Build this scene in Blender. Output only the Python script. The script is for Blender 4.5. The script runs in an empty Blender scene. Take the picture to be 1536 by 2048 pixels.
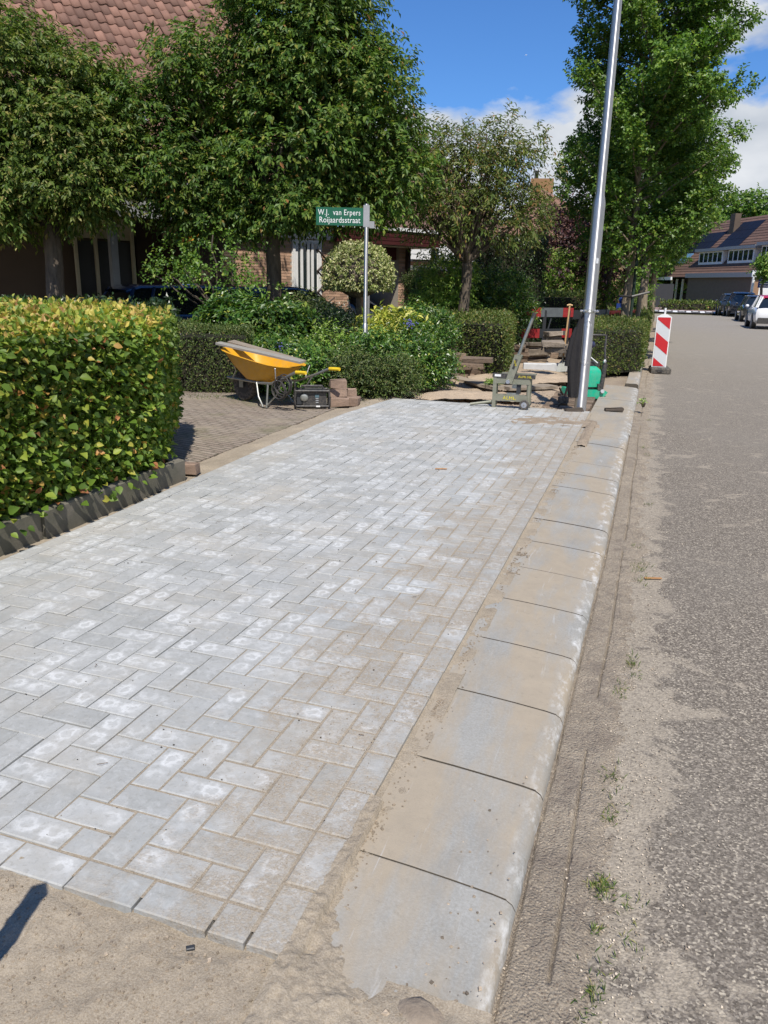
import bpy, bmesh, math, random
import numpy as np
from mathutils import Matrix, Vector
rng = np.random.default_rng(7)
random.seed(7)
scene = bpy.context.scene
col = scene.collection
# ------------------------------------------------------------------ camera
FPX, PITCH, ROLL, CAMH, TH = 1540.0, 0.28696, 0.02129, 1.5, math.radians(18.54)
cT, sT = math.cos(TH), math.sin(TH)
def toworld(v):                      # camera heading frame -> street frame (street runs along +Y)
    x, y = v[0], v[1]
    r = [cT*x - sT*y, sT*x + cT*y]
    return np.array(r + list(v[2:]))
_F = np.array([0, math.cos(PITCH), -math.sin(PITCH)])
_U0 = np.array([0, math.sin(PITCH), math.cos(PITCH)]); _R0 = np.array([1., 0, 0])
_R = math.cos(ROLL)*_R0 + math.sin(ROLL)*_U0
_U = math.cos(ROLL)*_U0 - math.sin(ROLL)*_R0
F_, U_, R_ = toworld(_F), toworld(_U), toworld(_R)
CAM = np.array([0, 0, CAMH])
def ray(px, py): return F_ + R_*(px-768)/FPX - U_*(py-1024)/FPX
def G(px, py, z=0.0):                # point of the plane z seen at a photo pixel
    d = ray(px, py); t = (z-CAMH)/d[2]; return CAM + d*t
HF = np.array([-sT, cT, 0.])         # horizontal heading
def D(px, py, dist):                 # point at a horizontal distance along the heading
    d = ray(px, py); t = dist/(d @ HF); return CAM + d*t
def proj(P):
    v = np.atleast_2d(P) - CAM; c = v @ F_
    return 768+FPX*(v @ R_)/c, 1024-FPX*(v @ U_)/c, c
cam = bpy.data.cameras.new("camera"); camo = bpy.data.objects.new("camera", cam); col.objects.link(camo)
cam.sensor_fit = 'VERTICAL'; cam.sensor_height = 24; cam.lens = 24*FPX/2048
cam.clip_start = .05; cam.clip_end = 3000
Mx = Matrix.Identity(4)
for i in range(3):
    Mx[i][0] = R_[i]; Mx[i][1] = U_[i]; Mx[i][2] = -F_[i]; Mx[i][3] = CAM[i]
camo.matrix_world = Mx
scene.camera = camo
scene.render.resolution_x = 768; scene.render.resolution_y = 1024
# ------------------------------------------------------------------ light
SUN_EL = math.radians(56)
_sd = toworld(np.array([0.09, -1.0])); _sd = _sd/np.linalg.norm(_sd)
SUNV = Vector((_sd[0]*math.cos(SUN_EL), _sd[1]*math.cos(SUN_EL), math.sin(SUN_EL)))
sl = bpy.data.lights.new("sun", 'SUN'); sl.energy = 4.7; sl.angle = math.radians(.53); sl.color = (1.0, .94, .855)
so = bpy.data.objects.new("sun", sl); col.objects.link(so)
so.rotation_euler = SUNV.to_track_quat('Z', 'Y').to_euler(); so.location = (0, -5, 30)
w = bpy.data.worlds.new("World"); scene.world = w; w.use_nodes = True
wn, wl = w.node_tree.nodes, w.node_tree.links
for n in list(wn): wn.remove(n)
def WN(t, **k):
    n = wn.new(t)
    for a, b in k.items(): setattr(n, a, b)
    return n
sky = WN('ShaderNodeTexSky', sky_type='NISHITA', sun_disc=False, sun_elevation=SUN_EL, sun_rotation=math.atan2(SUNV.x, SUNV.y),
         altitude=0, air_density=1.0, dust_density=.25, ozone_density=3.0)
tc = WN('ShaderNodeTexCoord')
sep = WN('ShaderNodeSeparateXYZ'); wl.new(tc.outputs['Generated'], sep.inputs[0])
mapn = WN('ShaderNodeMapping'); mapn.inputs['Scale'].default_value = (1, 1, 2.1); mapn.inputs['Location'].default_value = (.31, .12, .05)
wl.new(tc.outputs['Generated'], mapn.inputs[0])
nz = WN('ShaderNodeTexNoise'); nz.inputs['Scale'].default_value = 3.4; nz.inputs['Detail'].default_value = 9; nz.inputs['Roughness'].default_value = .52
wl.new(mapn.outputs[0], nz.inputs['Vector'])
def WM(op, a, b=None, c=None, clamp=False):
    n = WN('ShaderNodeMath', operation=op, use_clamp=clamp)
    for i, v in enumerate((a, b, c)):
        if v is None: continue
        if isinstance(v, (int, float)): n.inputs[i].default_value = v
        else: wl.new(v, n.inputs[i])
    return n.outputs[0]
z = sep.outputs['Z']
# cumulus bank low over the horizon, open blue above it
cov = WM('SUBTRACT', WM('MULTIPLY_ADD', sep.outputs['X'], .42, .85), WM('MULTIPLY', z, 1.35))
dens = WM('MULTIPLY', WM('SUBTRACT', WM('ADD', nz.outputs['Fac'], cov), 1.02), 17.0, clamp=True)
nz2 = WN('ShaderNodeTexNoise'); nz2.inputs['Scale'].default_value = 8; nz2.inputs['Detail'].default_value = 6
wl.new(mapn.outputs[0], nz2.inputs['Vector'])
shade = WM('MULTIPLY_ADD', nz2.outputs['Fac'], 1.6, -.3, clamp=True)
cc = WN('ShaderNodeMixRGB'); cc.inputs[1].default_value = (4.2, 5.0, 6.2, 1); cc.inputs[2].default_value = (11.0, 11.2, 11.5, 1); wl.new(shade, cc.inputs[0])
tint = WN('ShaderNodeMixRGB', blend_type='MULTIPLY'); tint.inputs[0].default_value = 1; tint.inputs[2].default_value = (.66, 1.10, 1.66, 1)
wl.new(sky.outputs[0], tint.inputs[1])
mixs = WN('ShaderNodeMixRGB'); wl.new(dens, mixs.inputs[0]); wl.new(tint.outputs[0], mixs.inputs[1]); wl.new(cc.outputs[0], mixs.inputs[2])
bg = WN('ShaderNodeBackground'); bg.inputs[1].default_value = .074
wl.new(mixs.outputs[0], bg.inputs[0])
wo = WN('ShaderNodeOutputWorld'); wl.new(bg.outputs[0], wo.inputs[0])
scene.view_settings.view_transform = 'Standard'; scene.view_settings.look = 'None'
scene.view_settings.exposure = 0.20; scene.view_settings.gamma = 1
scene.view_settings.use_curve_mapping = False
scene.cycles.max_bounces = 6; scene.cycles.diffuse_bounces = 3; scene.cycles.glossy_bounces = 3
scene.cycles.transmission_bounces = 4; scene.cycles.transparent_max_bounces = 6

# ------------------------------------------------------------------ material helper
class NT:
    def __init__(s, name):
        s.m = bpy.data.materials.new(name); s.m.use_nodes = True
        s.n, s.l = s.m.node_tree.nodes, s.m.node_tree.links
        s.b = s.n['Principled BSDF']; s.geo = s.n.new('ShaderNodeNewGeometry')
        s.pos = s.geo.outputs['Position']
        s.tcn = s.n.new('ShaderNodeTexCoord')
    def noise(s, scale, detail=3, rough=.5, vec=None, dist=0, stretch=None):
        n = s.n.new('ShaderNodeTexNoise'); n.inputs['Scale'].default_value = scale
        n.inputs['Detail'].default_value = detail; n.inputs['Roughness'].default_value = rough; n.inputs['Distortion'].default_value = dist
        v = vec or s.pos
        if stretch:
            m = s.n.new('ShaderNodeMapping'); m.inputs['Scale'].default_value = stretch; s.l.new(v, m.inputs[0]); v = m.outputs[0]
        s.l.new(v, n.inputs['Vector']); return n.outputs['Fac']
    def voro(s, scale, feature='F1', vec=None, out='Distance'):
        n = s.n.new('ShaderNodeTexVoronoi'); n.feature = feature; n.inputs['Scale'].default_value = scale
        s.l.new(vec or s.pos, n.inputs['Vector']); return n.outputs[out]
    def math(s, op, a, b=None, c=None, clamp=False):
        n = s.n.new('ShaderNodeMath'); n.operation = op; n.use_clamp = clamp
        for i, v in enumerate((a, b, c)):
            if v is None: continue
            if isinstance(v, (int, float)): n.inputs[i].default_value = v
            else: s.l.new(v, n.inputs[i])
        return n.outputs[0]
    def ramp(s, fac, stops, interp='LINEAR'):
        n = s.n.new('ShaderNodeValToRGB'); n.color_ramp.interpolation = interp
        e = n.color_ramp.elements
        while len(e) < len(stops): e.new(.5)
        for i, (p, c) in enumerate(stops):
            e[i].position = p; c = (c, c, c) if isinstance(c, (int, float)) else c
            e[i].color = (*c, 1)
        s.l.new(fac, n.inputs[0]); return n.outputs[0]
    def mix(s, fac, a, b, mode='MIX'):
        n = s.n.new('ShaderNodeMixRGB'); n.blend_type = mode
        for i, v in enumerate((fac, a, b)):
            if isinstance(v, (int, float)): n.inputs[i].default_value = v if i == 0 else (v, v, v, 1)
            elif isinstance(v, tuple): n.inputs[i].default_value = (*v, 1)
            else: s.l.new(v, n.inputs[i])
        return n.outputs[0]
    def xyz(s, v=None):
        n = s.n.new('ShaderNodeSeparateXYZ'); s.l.new(v or s.pos, n.inputs[0]); return n.outputs
    def rnd(s):
        oi = s.n.new('ShaderNodeObjectInfo')
        return s.math('FRACT', s.math('ADD', oi.outputs['Random'], s.geo.outputs['Random Per Island']))
    def color(s, c):
        if isinstance(c, tuple): s.b.inputs['Base Color'].default_value = (*c, 1)
        else: s.l.new(c, s.b.inputs['Base Color'])
        return s
    def bump(s, h, strength=.5, dist=.01):
        n = s.n.new('ShaderNodeBump'); n.inputs['Strength'].default_value = strength; n.inputs['Distance'].default_value = dist
        s.l.new(h, n.inputs['Height']); s.l.new(n.outputs[0], s.b.inputs['Normal']); return s
    def done(s, rough=.8, metal=0., spec=.5, coat=0.):
        if isinstance(rough, (int, float)): s.b.inputs['Roughness'].default_value = rough
        else: s.l.new(rough, s.b.inputs['Roughness'])
        s.b.inputs['Metallic'].default_value = metal
        s.b.inputs['Specular IOR Level'].default_value = spec
        s.b.inputs['Coat Weight'].default_value = coat
        return s.m
def simple(name, c1, c2=None, scale=8, rough=.7, metal=0, spec=.5, bump=0, bscale=60, coat=0, dist=.004, var=0, stretch=None, dust=0):
    t = NT(name)
    c2 = c2 or tuple(x*.8 for x in c1)
    c = t.mix(t.ramp(t.noise(scale, 5, .6, stretch=stretch), [(.3, 0.), (.7, 1.)]), c1, c2)
    if var: c = t.mix(1.0, c, t.ramp(t.rnd(), [(0, 1-var), (1, 1+var)]), 'MULTIPLY')
    if dust: c = t.mix(t.math('MULTIPLY', t.ramp(t.noise(scale*1.7, 6, .7), [(.4, 0.), (.7, 1.)]), dust), c, (.36, .31, .24))
    t.color(c)
    if bump: t.bump(t.noise(bscale, 4, .6, stretch=stretch), bump, dist)
    return t.done(rough, metal, spec, coat)
def leafmat(name, stops, rough=.5, trans=.34, spec=.4):
    t = NT(name)
    c = t.ramp(t.rnd(), stops)
    c = t.mix(1., c, t.ramp(t.noise(.9, 3), [(.3, .72), (.7, 1.25)]), 'MULTIPLY')
    t.color(c); m = t.done(rough, 0, spec)
    tr = t.n.new('ShaderNodeBsdfTranslucent'); g = t.mix(.6, c, t.mix(1., c, (1.6, 1.8, .5), 'MULTIPLY')); t.l.new(g, tr.inputs[0])
    mx = t.n.new('ShaderNodeMixShader'); mx.inputs[0].default_value = trans
    t.l.new(t.b.outputs[0], mx.inputs[1]); t.l.new(tr.outputs[0], mx.inputs[2])
    t.l.new(mx.outputs[0], t.n['Material Output'].inputs[0]); return m

ANR = .25
SAND = (.36, .30, .22)
def sandcol(t, base=SAND, dark=(.235, .19, .135)):
    a = t.mix(t.ramp(t.noise(3.1, 6, .62), [(.3, 0.), (.72, 1.)]), dark, base)
    a = t.mix(t.ramp(t.noise(46, 5, .7), [(.36, .55), (.62, 0.)]), a, tuple(x*.72 for x in dark))
    a = t.mix(t.ramp(t.noise(240, 3, .7), [(.35, 0.), (.75, .6)]), a, (.52, .46, .37))
    return a
def m_sand(name, base=SAND, dark=(.235, .19, .135), bs=1.0):
    t = NT(name); t.color(sandcol(t, base, dark))
    h = t.math('ADD', t.math('MULTIPLY', t.noise(28, 6, .7), .8), t.math('MULTIPLY', t.noise(170, 4, .7), .3))
    t.bump(h, .85*bs, .012); return t.done(.95, spec=.2)
m_sand1 = m_sand('sand_mat'); m_soil = m_sand('soil_mat', (.34, .26, .18), (.17, .125, .085))
def m_paver():
    t = NT('paver_mat')
    uvn = t.n.new('ShaderNodeUVMap'); uv = t.xyz(uvn.outputs[0])
    r = t.rnd()
    c = t.ramp(r, [(0, (.30, .305, .29)), (.2, (.335, .34, .325)), (.8, (.365, .37, .355)), (1, (.405, .41, .395))])
    c = t.mix(t.ramp(t.noise(9, 6, .7), [(.40, 0.), (.78, .40)]), c, (.52, .53, .525))
    c = t.mix(t.ramp(t.noise(3.2, 5, .6), [(.35, .25), (.65, 0.)]), c, (.26, .265, .25))
    c = t.mix(t.ramp(t.noise(24, 6, .72, dist=.8), [(.52, 0.), (.74, .42)]), c, (.56, .57, .565))
    c = t.mix(t.ramp(t.noise(48, 6, .75), [(.33, .55), (.47, 0.)]), c, (.22, .22, .20))
    c = t.mix(t.ramp(t.noise(1.7, 7, .7), [(.46, 0.), (.66, .38)]), c, (.42, .375, .30))
    # pale lime rings, two on each stone
    au = t.math('MULTIPLY', t.math('SUBTRACT', t.math('ABSOLUTE', uv[0]), .05), .8)
    wob = t.math('MULTIPLY', t.math('SUBTRACT', t.noise(42, 4, .6), .5), .06)
    d = t.math('ADD', t.math('SQRT', t.math('ADD', t.math('POWER', au, 2.), t.math('POWER', uv[1], 2.))), wob)
    ring = t.math('MULTIPLY', t.ramp(d, [(.0, .25), (.012, .2), (.022, 1.), (.032, .35), (.044, 0.)]), t.ramp(t.noise(5.5, 3), [(.42, 0.), (.58, 1.)]))
    ring = t.math('MULTIPLY', ring, t.ramp(r, [(.25, .15), (.6, .85)]))
    c = t.mix(t.math('MULTIPLY', ring, .85), c, (.66, .67, .66))
    scr = t.ramp(t.noise(60, 4, .75, stretch=(1, .25, 1), dist=1.5), [(.66, 0.), (.76, .7)])
    c = t.mix(scr, c, (.68, .69, .70))
    spk = t.ramp(t.voro(260), [(.02, 1.), (.07, 0.)])
    c = t.mix(t.math('MULTIPLY', spk, .4), c, (.75, .75, .74))
    # sand swept over the side by the kerb, clean at the middle
    P = t.xyz()
    edge = t.math('MULTIPLY_ADD', P[0], 1.1, 1.72)          # ~1 at o=-.65, 0 at -1.45
    n1 = t.noise(2.3, 7, .68)
    cov = t.math('MULTIPLY_ADD', n1, 2.5, -1.62)
    m = t.math('MULTIPLY', t.math('ADD', t.math('MINIMUM', edge, .75), cov), 3.4, clamp=True)
    rough_ = t.math('MULTIPLY', t.ramp(t.noise(75, 5, .75), [(.36, .3), (.56, 1.)]), t.ramp(t.noise(11, 5, .7), [(.36, .25), (.55, 1.)]))
    m = t.math('MULTIPLY', m, rough_)
    m2 = t.ramp(t.noise(1.25, 6, .65), [(.60, 0.), (.74, .5)])
    m = t.math('MAXIMUM', m, m2)
    c = t.mix(t.math('MULTIPLY', m, .92), c, sandcol(t, (.355, .30, .225), (.235, .195, .145)))
    # joint dirt on the arris
    t.color(c)
    h = t.math('ADD', t.math('MULTIPLY', t.noise(90, 5, .7), .5), t.math('MULTIPLY', t.math('MULTIPLY', m, t.noise(150, 3)), 1.5))
    t.bump(h, .35, .006); return t.done(.78, spec=.35)
def m_kerb(name, clean=(.315, .31, .285), sandy=1.0):
    t = NT(name)
    c = t.mix(t.ramp(t.noise(2.4, 5, .6), [(.3, 0.), (.7, 1.)]), tuple(x*.78 for x in clean), clean)
    c = t.mix(t.ramp(t.noise(120, 3, .6), [(.4, .0), (.8, .3)]), c, (.55, .56, .55))
    c = t.mix(t.ramp(t.noise(5, 6, .7, stretch=(1, .4, 1)), [(.5, 0.), (.7, .6)]), c, (.225, .222, .205))
    m = t.ramp(t.noise(2.1, 6, .62, stretch=(1.9, .42, 1)), [(.40, .04), (.56, .92*sandy)])
    c = t.mix(m, c, t.mix(t.noise(14, 5, .65), (.40, .335, .245), (.29, .245, .185)))
    P = t.xyz()
    lip = t.math('MULTIPLY', t.ramp(t.math('MULTIPLY_ADD', P[0], 10, 2.3), [(0., 0.), (.45, 1.), (.8, 1.)]), t.ramp(t.noise(17, 5, .7, stretch=(1, .5, 1)), [(.5, 0.), (.68, .9)]))
    c = t.mix(lip, c, (.60, .60, .58))
    c = t.mix(t.ramp(t.noise(34, 5, .75), [(.56, 0.), (.7, .35)]), c, (.20, .18, .14))
    c = t.mix(t.ramp(t.voro(210), [(.05, .55), (.14, 0.)]), c, (.14, .12, .10))
    c = t.mix(t.ramp(t.noise(22, 4, .7, stretch=(1, .12, 1), dist=1.2), [(.62, 0.), (.74, .4)]), c, (.52, .53, .53))
    t.color(c); t.bump(t.math('ADD', t.noise(190, 4, .7), t.math('MULTIPLY', t.noise(30, 5, .7), .6)), .4, .004); return t.done(.85, spec=.3)
def m_asphalt():
    t = NT('asphalt_mat')
    v = t.voro(150, out='Color'); vs = t.xyz(v)[0]
    c = t.ramp(vs, [(0, (.075, .062, .048)), (.5, (.165, .140, .112)), (.85, (.27, .235, .19)), (1, (.50, .44, .34))])
    c = t.mix(t.ramp(t.noise(.6, 4), [(.35, .0), (.7, .45)]), c, (.21, .188, .155))
    P = t.xyz()
    n = t.noise(3.4, 8, .72, dist=.6)
    near = t.math('MULTIPLY_ADD', P[0], -4.2, 1.25, clamp=True)     # dust against the gutter
    m = t.math('MULTIPLY', t.math('ADD', near, t.math('MULTIPLY_ADD', n, 4.2, -2.26)), 1.2, clamp=True)
    m = t.ramp(m, [(.2, 0.), (.42, .9), (1., 1.)]); m = t.math('MULTIPLY', m, t.ramp(t.noise(70, 5, .75), [(.38, .3), (.56, 1.)]))
    c = t.mix(t.math('MULTIPLY', m, .8), c, sandcol(t, (.42, .36, .275), (.30, .255, .19)))
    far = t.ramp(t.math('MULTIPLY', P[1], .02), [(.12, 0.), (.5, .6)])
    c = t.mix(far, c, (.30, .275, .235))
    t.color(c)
    t.bump(t.math('ADD', t.voro(120), t.math('MULTIPLY', t.noise(220, 2), .6)), .5, .006); return t.done(.9, spec=.25)
def m_gsand():
    t = NT('gutter_sand_mat'); c = sandcol(t, (.40, .335, .25), (.235, .19, .14))
    vc = t.xyz(t.voro(135, out='Color')); dd = t.voro(135)
    c = t.mix(t.math('MULTIPLY', t.math('LESS_THAN', dd, .42), t.ramp(vc[0], [(.55, 0.), (.6, .8)])), c, t.ramp(vc[1], [(0, (.16, .12, .09)), (.5, (.34, .27, .2)), (1, (.62, .52, .38))]))
    c = t.mix(t.ramp(t.noise(7, 5, .7), [(.5, 0.), (.66, .5)]), c, (.17, .14, .115))
    t.color(c); t.bump(t.math('SUBTRACT', t.noise(110, 5, .75), t.math('MULTIPLY', dd, .8)), 1., .009); return t.done(.95, spec=.2)
GSAND = m_gsand()
PAVER = m_paver(); KERB = m_kerb('kerb_mat'); KERB_OLD = m_kerb('old_kerb_mat', (.31, .29, .25), .8); ASPHALT = m_asphalt()
GUTTER = (lambda t: (t.color(t.mix(t.ramp(t.voro(150, out='Distance'), [(.1, .5), (.4, 0.)]), sandcol(t, (.44, .38, .29), (.27, .23, .175)), (.55, .47, .37))), t.bump(t.math('ADD', t.noise(90, 6, .7), t.voro(220)), .35, .006), t.done(.95, spec=.2))[-1])(NT('gutter_mat'))
def m_drive():
    t = NT('driveway_mat'); mp = t.n.new('ShaderNodeMapping'); mp.inputs['Rotation'].default_value = (0, 0, .25); t.l.new(t.pos, mp.inputs[0])
    b = t.n.new('ShaderNodeTexBrick'); b.inputs['Scale'].default_value = 1; b.inputs['Brick Width'].default_value = .205; b.inputs['Row Height'].default_value = .07; b.inputs['Mortar Size'].default_value = .011
    b.inputs['Color1'].default_value = (.20, .15, .12, 1); b.inputs['Color2'].default_value = (.30, .25, .205, 1); b.inputs['Mortar'].default_value = (.07, .062, .038, 1); t.l.new(mp.outputs[0], b.inputs['Vector'])
    c = t.mix(t.ramp(t.noise(150, 4, .75), [(.40, 0.), (.66, .6)]), b.outputs[0], (.44, .385, .32))
    c = t.mix(t.ramp(t.noise(70, 5, .75), [(.55, 0.), (.68, .8)]), c, (.09, .075, .06))
    c = t.mix(t.ramp(t.noise(2.2, 6, .65), [(.48, 0.), (.66, .75)]), c, sandcol(t))
    c = t.mix(t.ramp(t.noise(1.4, 5, .65), [(.56, 0.), (.70, .5)]), c, (.13, .14, .055))
    t.color(c); t.bump(t.math('ADD', t.math('MULTIPLY', b.outputs['Fac'], -1.5), t.noise(90, 6, .75)), .8, .008); return t.done(.95, spec=.2)
DRIVE = m_drive()
STEEL = simple('galvanised_steel', (.66, .65, .64), (.58, .575, .57), 14, .43, .95, bump=.05, bscale=200, stretch=(1, 1, .2))
for _m in (STEEL,): _m.node_tree.nodes['Principled BSDF'].inputs['Anisotropic'].default_value = .9; _m.node_tree.nodes['Principled BSDF'].inputs['Anisotropic Rotation'].default_value = ANR
STEELB = simple('worn_steel', (.42, .43, .40), (.32, .33, .30), 30, .45, .8)
BLACK = simple('black_plastic', (.018, .019, .021), (.03, .03, .032), 20, .5, dust=.25)
RUBBER = simple('rubber', (.022, .022, .023), (.05, .047, .043), 20, .85, dust=.45)
OLIVE = simple('olive_metal_paint', (.20, .215, .155), (.26, .26, .20), 20, .5, .25, dust=.3)
WHITE = simple('white_paint', (.80, .80, .78), (.74, .74, .72), 6, .45)
CREAM = simple('cream_paint', (.55, .50, .36), (.48, .44, .32), 6, .6)
GREYP = simple('grey_paint', (.33, .34, .35), (.28, .29, .30), 6, .5)
REDB = simple('shaded_red_plank', (.34, .010, .014), (.26, .008, .011), 10, .6, dust=.1)  # red kept dark for the shade on the back of the barrier
GREYB = simple('shaded_grey_plank', (.12, .135, .14), (.09, .10, .105), 10, .6)  # blue grey darkened for the shade on the back of the barrier
REDP = simple('red_reflective', (.55, .012, .02), (.48, .01, .018), 40, .35, dust=.08)
REFW = simple('white_reflective', (.62, .64, .65), (.56, .58, .6), 40, .35, dust=.1)
YEL = simple('yellow_plastic', (.72, .37, .012), (.62, .30, .01), 9, .42, dust=.18)
YELG = simple('yellow_grip', (.80, .55, .02), None, 9, .5)
YTXT = simple('yellow_print', (.75, .62, .03), None, 9, .5)
GREENP = simple('green_machine_paint', (.0, .42, .25), (.0, .35, .2), 10, .35, dust=.25)
SIGNG = simple('sign_green', (.012, .115, .06), (.012, .10, .055), 10, .35)
BLUES = simple('sign_blue', (.02, .05, .22), None, 10, .4)
FABRIC = simple('black_fabric', (.012, .011, .012), (.022, .02, .02), 40, .9, bump=.3, bscale=300)
WOOD_H = simple('ash_handle', (.55, .36, .17), (.46, .29, .13), 12, .55, stretch=(1, 1, .1))
WOOD_W = simple('weathered_board', (.30, .25, .19), (.20, .165, .125), 22, .9, bump=.5, bscale=60, stretch=(.2, 1, 1), var=.2)
ALU = simple('aluminium_board', (.42, .40, .35), (.36, .34, .30), 12, .5, .3, dust=.3)
OLDSTONE = simple('old_paver', (.23, .165, .115), (.13, .098, .072), 18, .95, bump=.8, bscale=50, dist=.01, var=.35)
OLDSTONE2 = simple('old_grey_paver', (.26, .215, .165), (.15, .12, .09), 18, .95, bump=.8, bscale=50, dist=.01, var=.3)
BROWNST = simple('brown_stone', (.31, .215, .16), (.21, .15, .11), 20, .9, bump=.6, bscale=60, dist=.008, var=.15)
EDGE = simple('edging_concrete', (.155, .14, .11), (.085, .085, .06), 5, .9, bump=.5, bscale=90, dust=.15)
NEWKERB = simple('new_concrete', (.55, .56, .56), (.46, .47, .47), 12, .8, bump=.2)
BRICKW = simple('wall_brick', (.50, .33, .225), (.40, .245, .165), 30, .9, bump=.3, var=.3)
BRICKP = simple('pink_wall_brick', (.42, .25, .18), (.34, .19, .14), 30, .9, bump=.3, var=.3)
MORTAR = simple('mortar', (.40, .355, .29), None, 20, .95)
BRICKD = simple('brown_wall_brick', (.115, .085, .06), (.085, .062, .045), 1.2, .9, bump=.4, bscale=12)
TILE = simple('roof_tile', (.235, .125, .088), (.18, .095, .068), 2.5, .8, bump=.3, bscale=50, var=.33)
TILE_F = simple('brown_roof_tile', (.15, .085, .06), (.105, .06, .043), 3, .8, var=.2)
MAROON = simple('maroon_cladding', (.075, .014, .013), (.055, .011, .01), 6, .5, var=.12)
DKWOOD = simple('dark_cladding', (.045, .025, .015), (.03, .018, .012), 10, .7, bump=.3)
DKGREY = simple('dark_grey_frame', (.035, .038, .042), None, 10, .5)
SOLAR = simple('solar_glass', (.007, .010, .022), (.009, .013, .028), 3, .6, spec=.2)
BARK = simple('bark', (.17, .135, .10), (.075, .06, .045), 16, .95, bump=1., bscale=30, dist=.03, stretch=(1, 1, .25))
BARK_L = simple('pale_bark', (.30, .245, .17), (.17, .135, .095), 16, .95, bump=1., bscale=26, dist=.03, stretch=(1, 1, .25))
HEDGE_CORE = simple('hedge_core', (.035, .03, .018), (.02, .022, .012), 30, 1., bump=1, bscale=40)  # dark brown for the light-blocking solid inside the hedges
def glass(name, c=(.02, .03, .03), r=.05):
    t = NT(name); t.color(c); return t.done(r, 0, .8)
GLASS = glass('window_glass'); CARGL = glass('car_glass', (.01, .014, .016))
def lampmat():
    t = NT('lit_lamp'); t.color((.8, .35, .05)); t.b.inputs['Emission Color'].default_value = (1, .42, .06, 1); t.b.inputs['Emission Strength'].default_value = .8
    return t.done(.4)
LAMPM = lampmat()
def paint(name, c, r=.25, coat=.6):
    t = NT(name); t.color(c); return t.done(r, .0, .5, coat)

# ------------------------------------------------------------------ object helpers
def tag(o, label=None, cat=None, group=None, kind=None):
    if label: o['label'] = label
    if cat: o['category'] = cat
    if group: o['group'] = group
    if kind: o['kind'] = kind
    return o
def empty(name, loc, rz=0.):
    o = bpy.data.objects.new(name, None); col.objects.link(o); o.location = tuple(map(float, loc)); o.rotation_euler = (0, 0, rz); o.empty_display_size = .1
    return o
def link(name, me, parent=None, loc=None):
    o = bpy.data.objects.new(name, me); col.objects.link(o); o.parent = parent
    if loc is not None: o.location = tuple(map(float, loc))
    return o
def np_mesh(name, V, Fc, mats, smooth=False, uv=None, midx=None):
    """V (n,3); Fc (m,k) constant-size faces"""
    me = bpy.data.meshes.new(name); V = np.ascontiguousarray(V, np.float32); Fc = np.ascontiguousarray(Fc, np.int32)
    me.vertices.add(len(V)); me.vertices.foreach_set('co', V.ravel())
    k = Fc.shape[1]; me.loops.add(Fc.size); me.loops.foreach_set('vertex_index', Fc.ravel())
    me.polygons.add(len(Fc)); me.polygons.foreach_set('loop_start', np.arange(len(Fc), dtype=np.int32)*k)
    if midx is not None: me.polygons.foreach_set('material_index', midx.astype(np.int32))
    me.polygons.foreach_set('use_smooth', np.full(len(Fc), smooth))
    for m in (mats if isinstance(mats, (list, tuple)) else [mats]): me.materials.append(m)
    me.update(calc_edges=True); me.validate()
    return me
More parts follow.
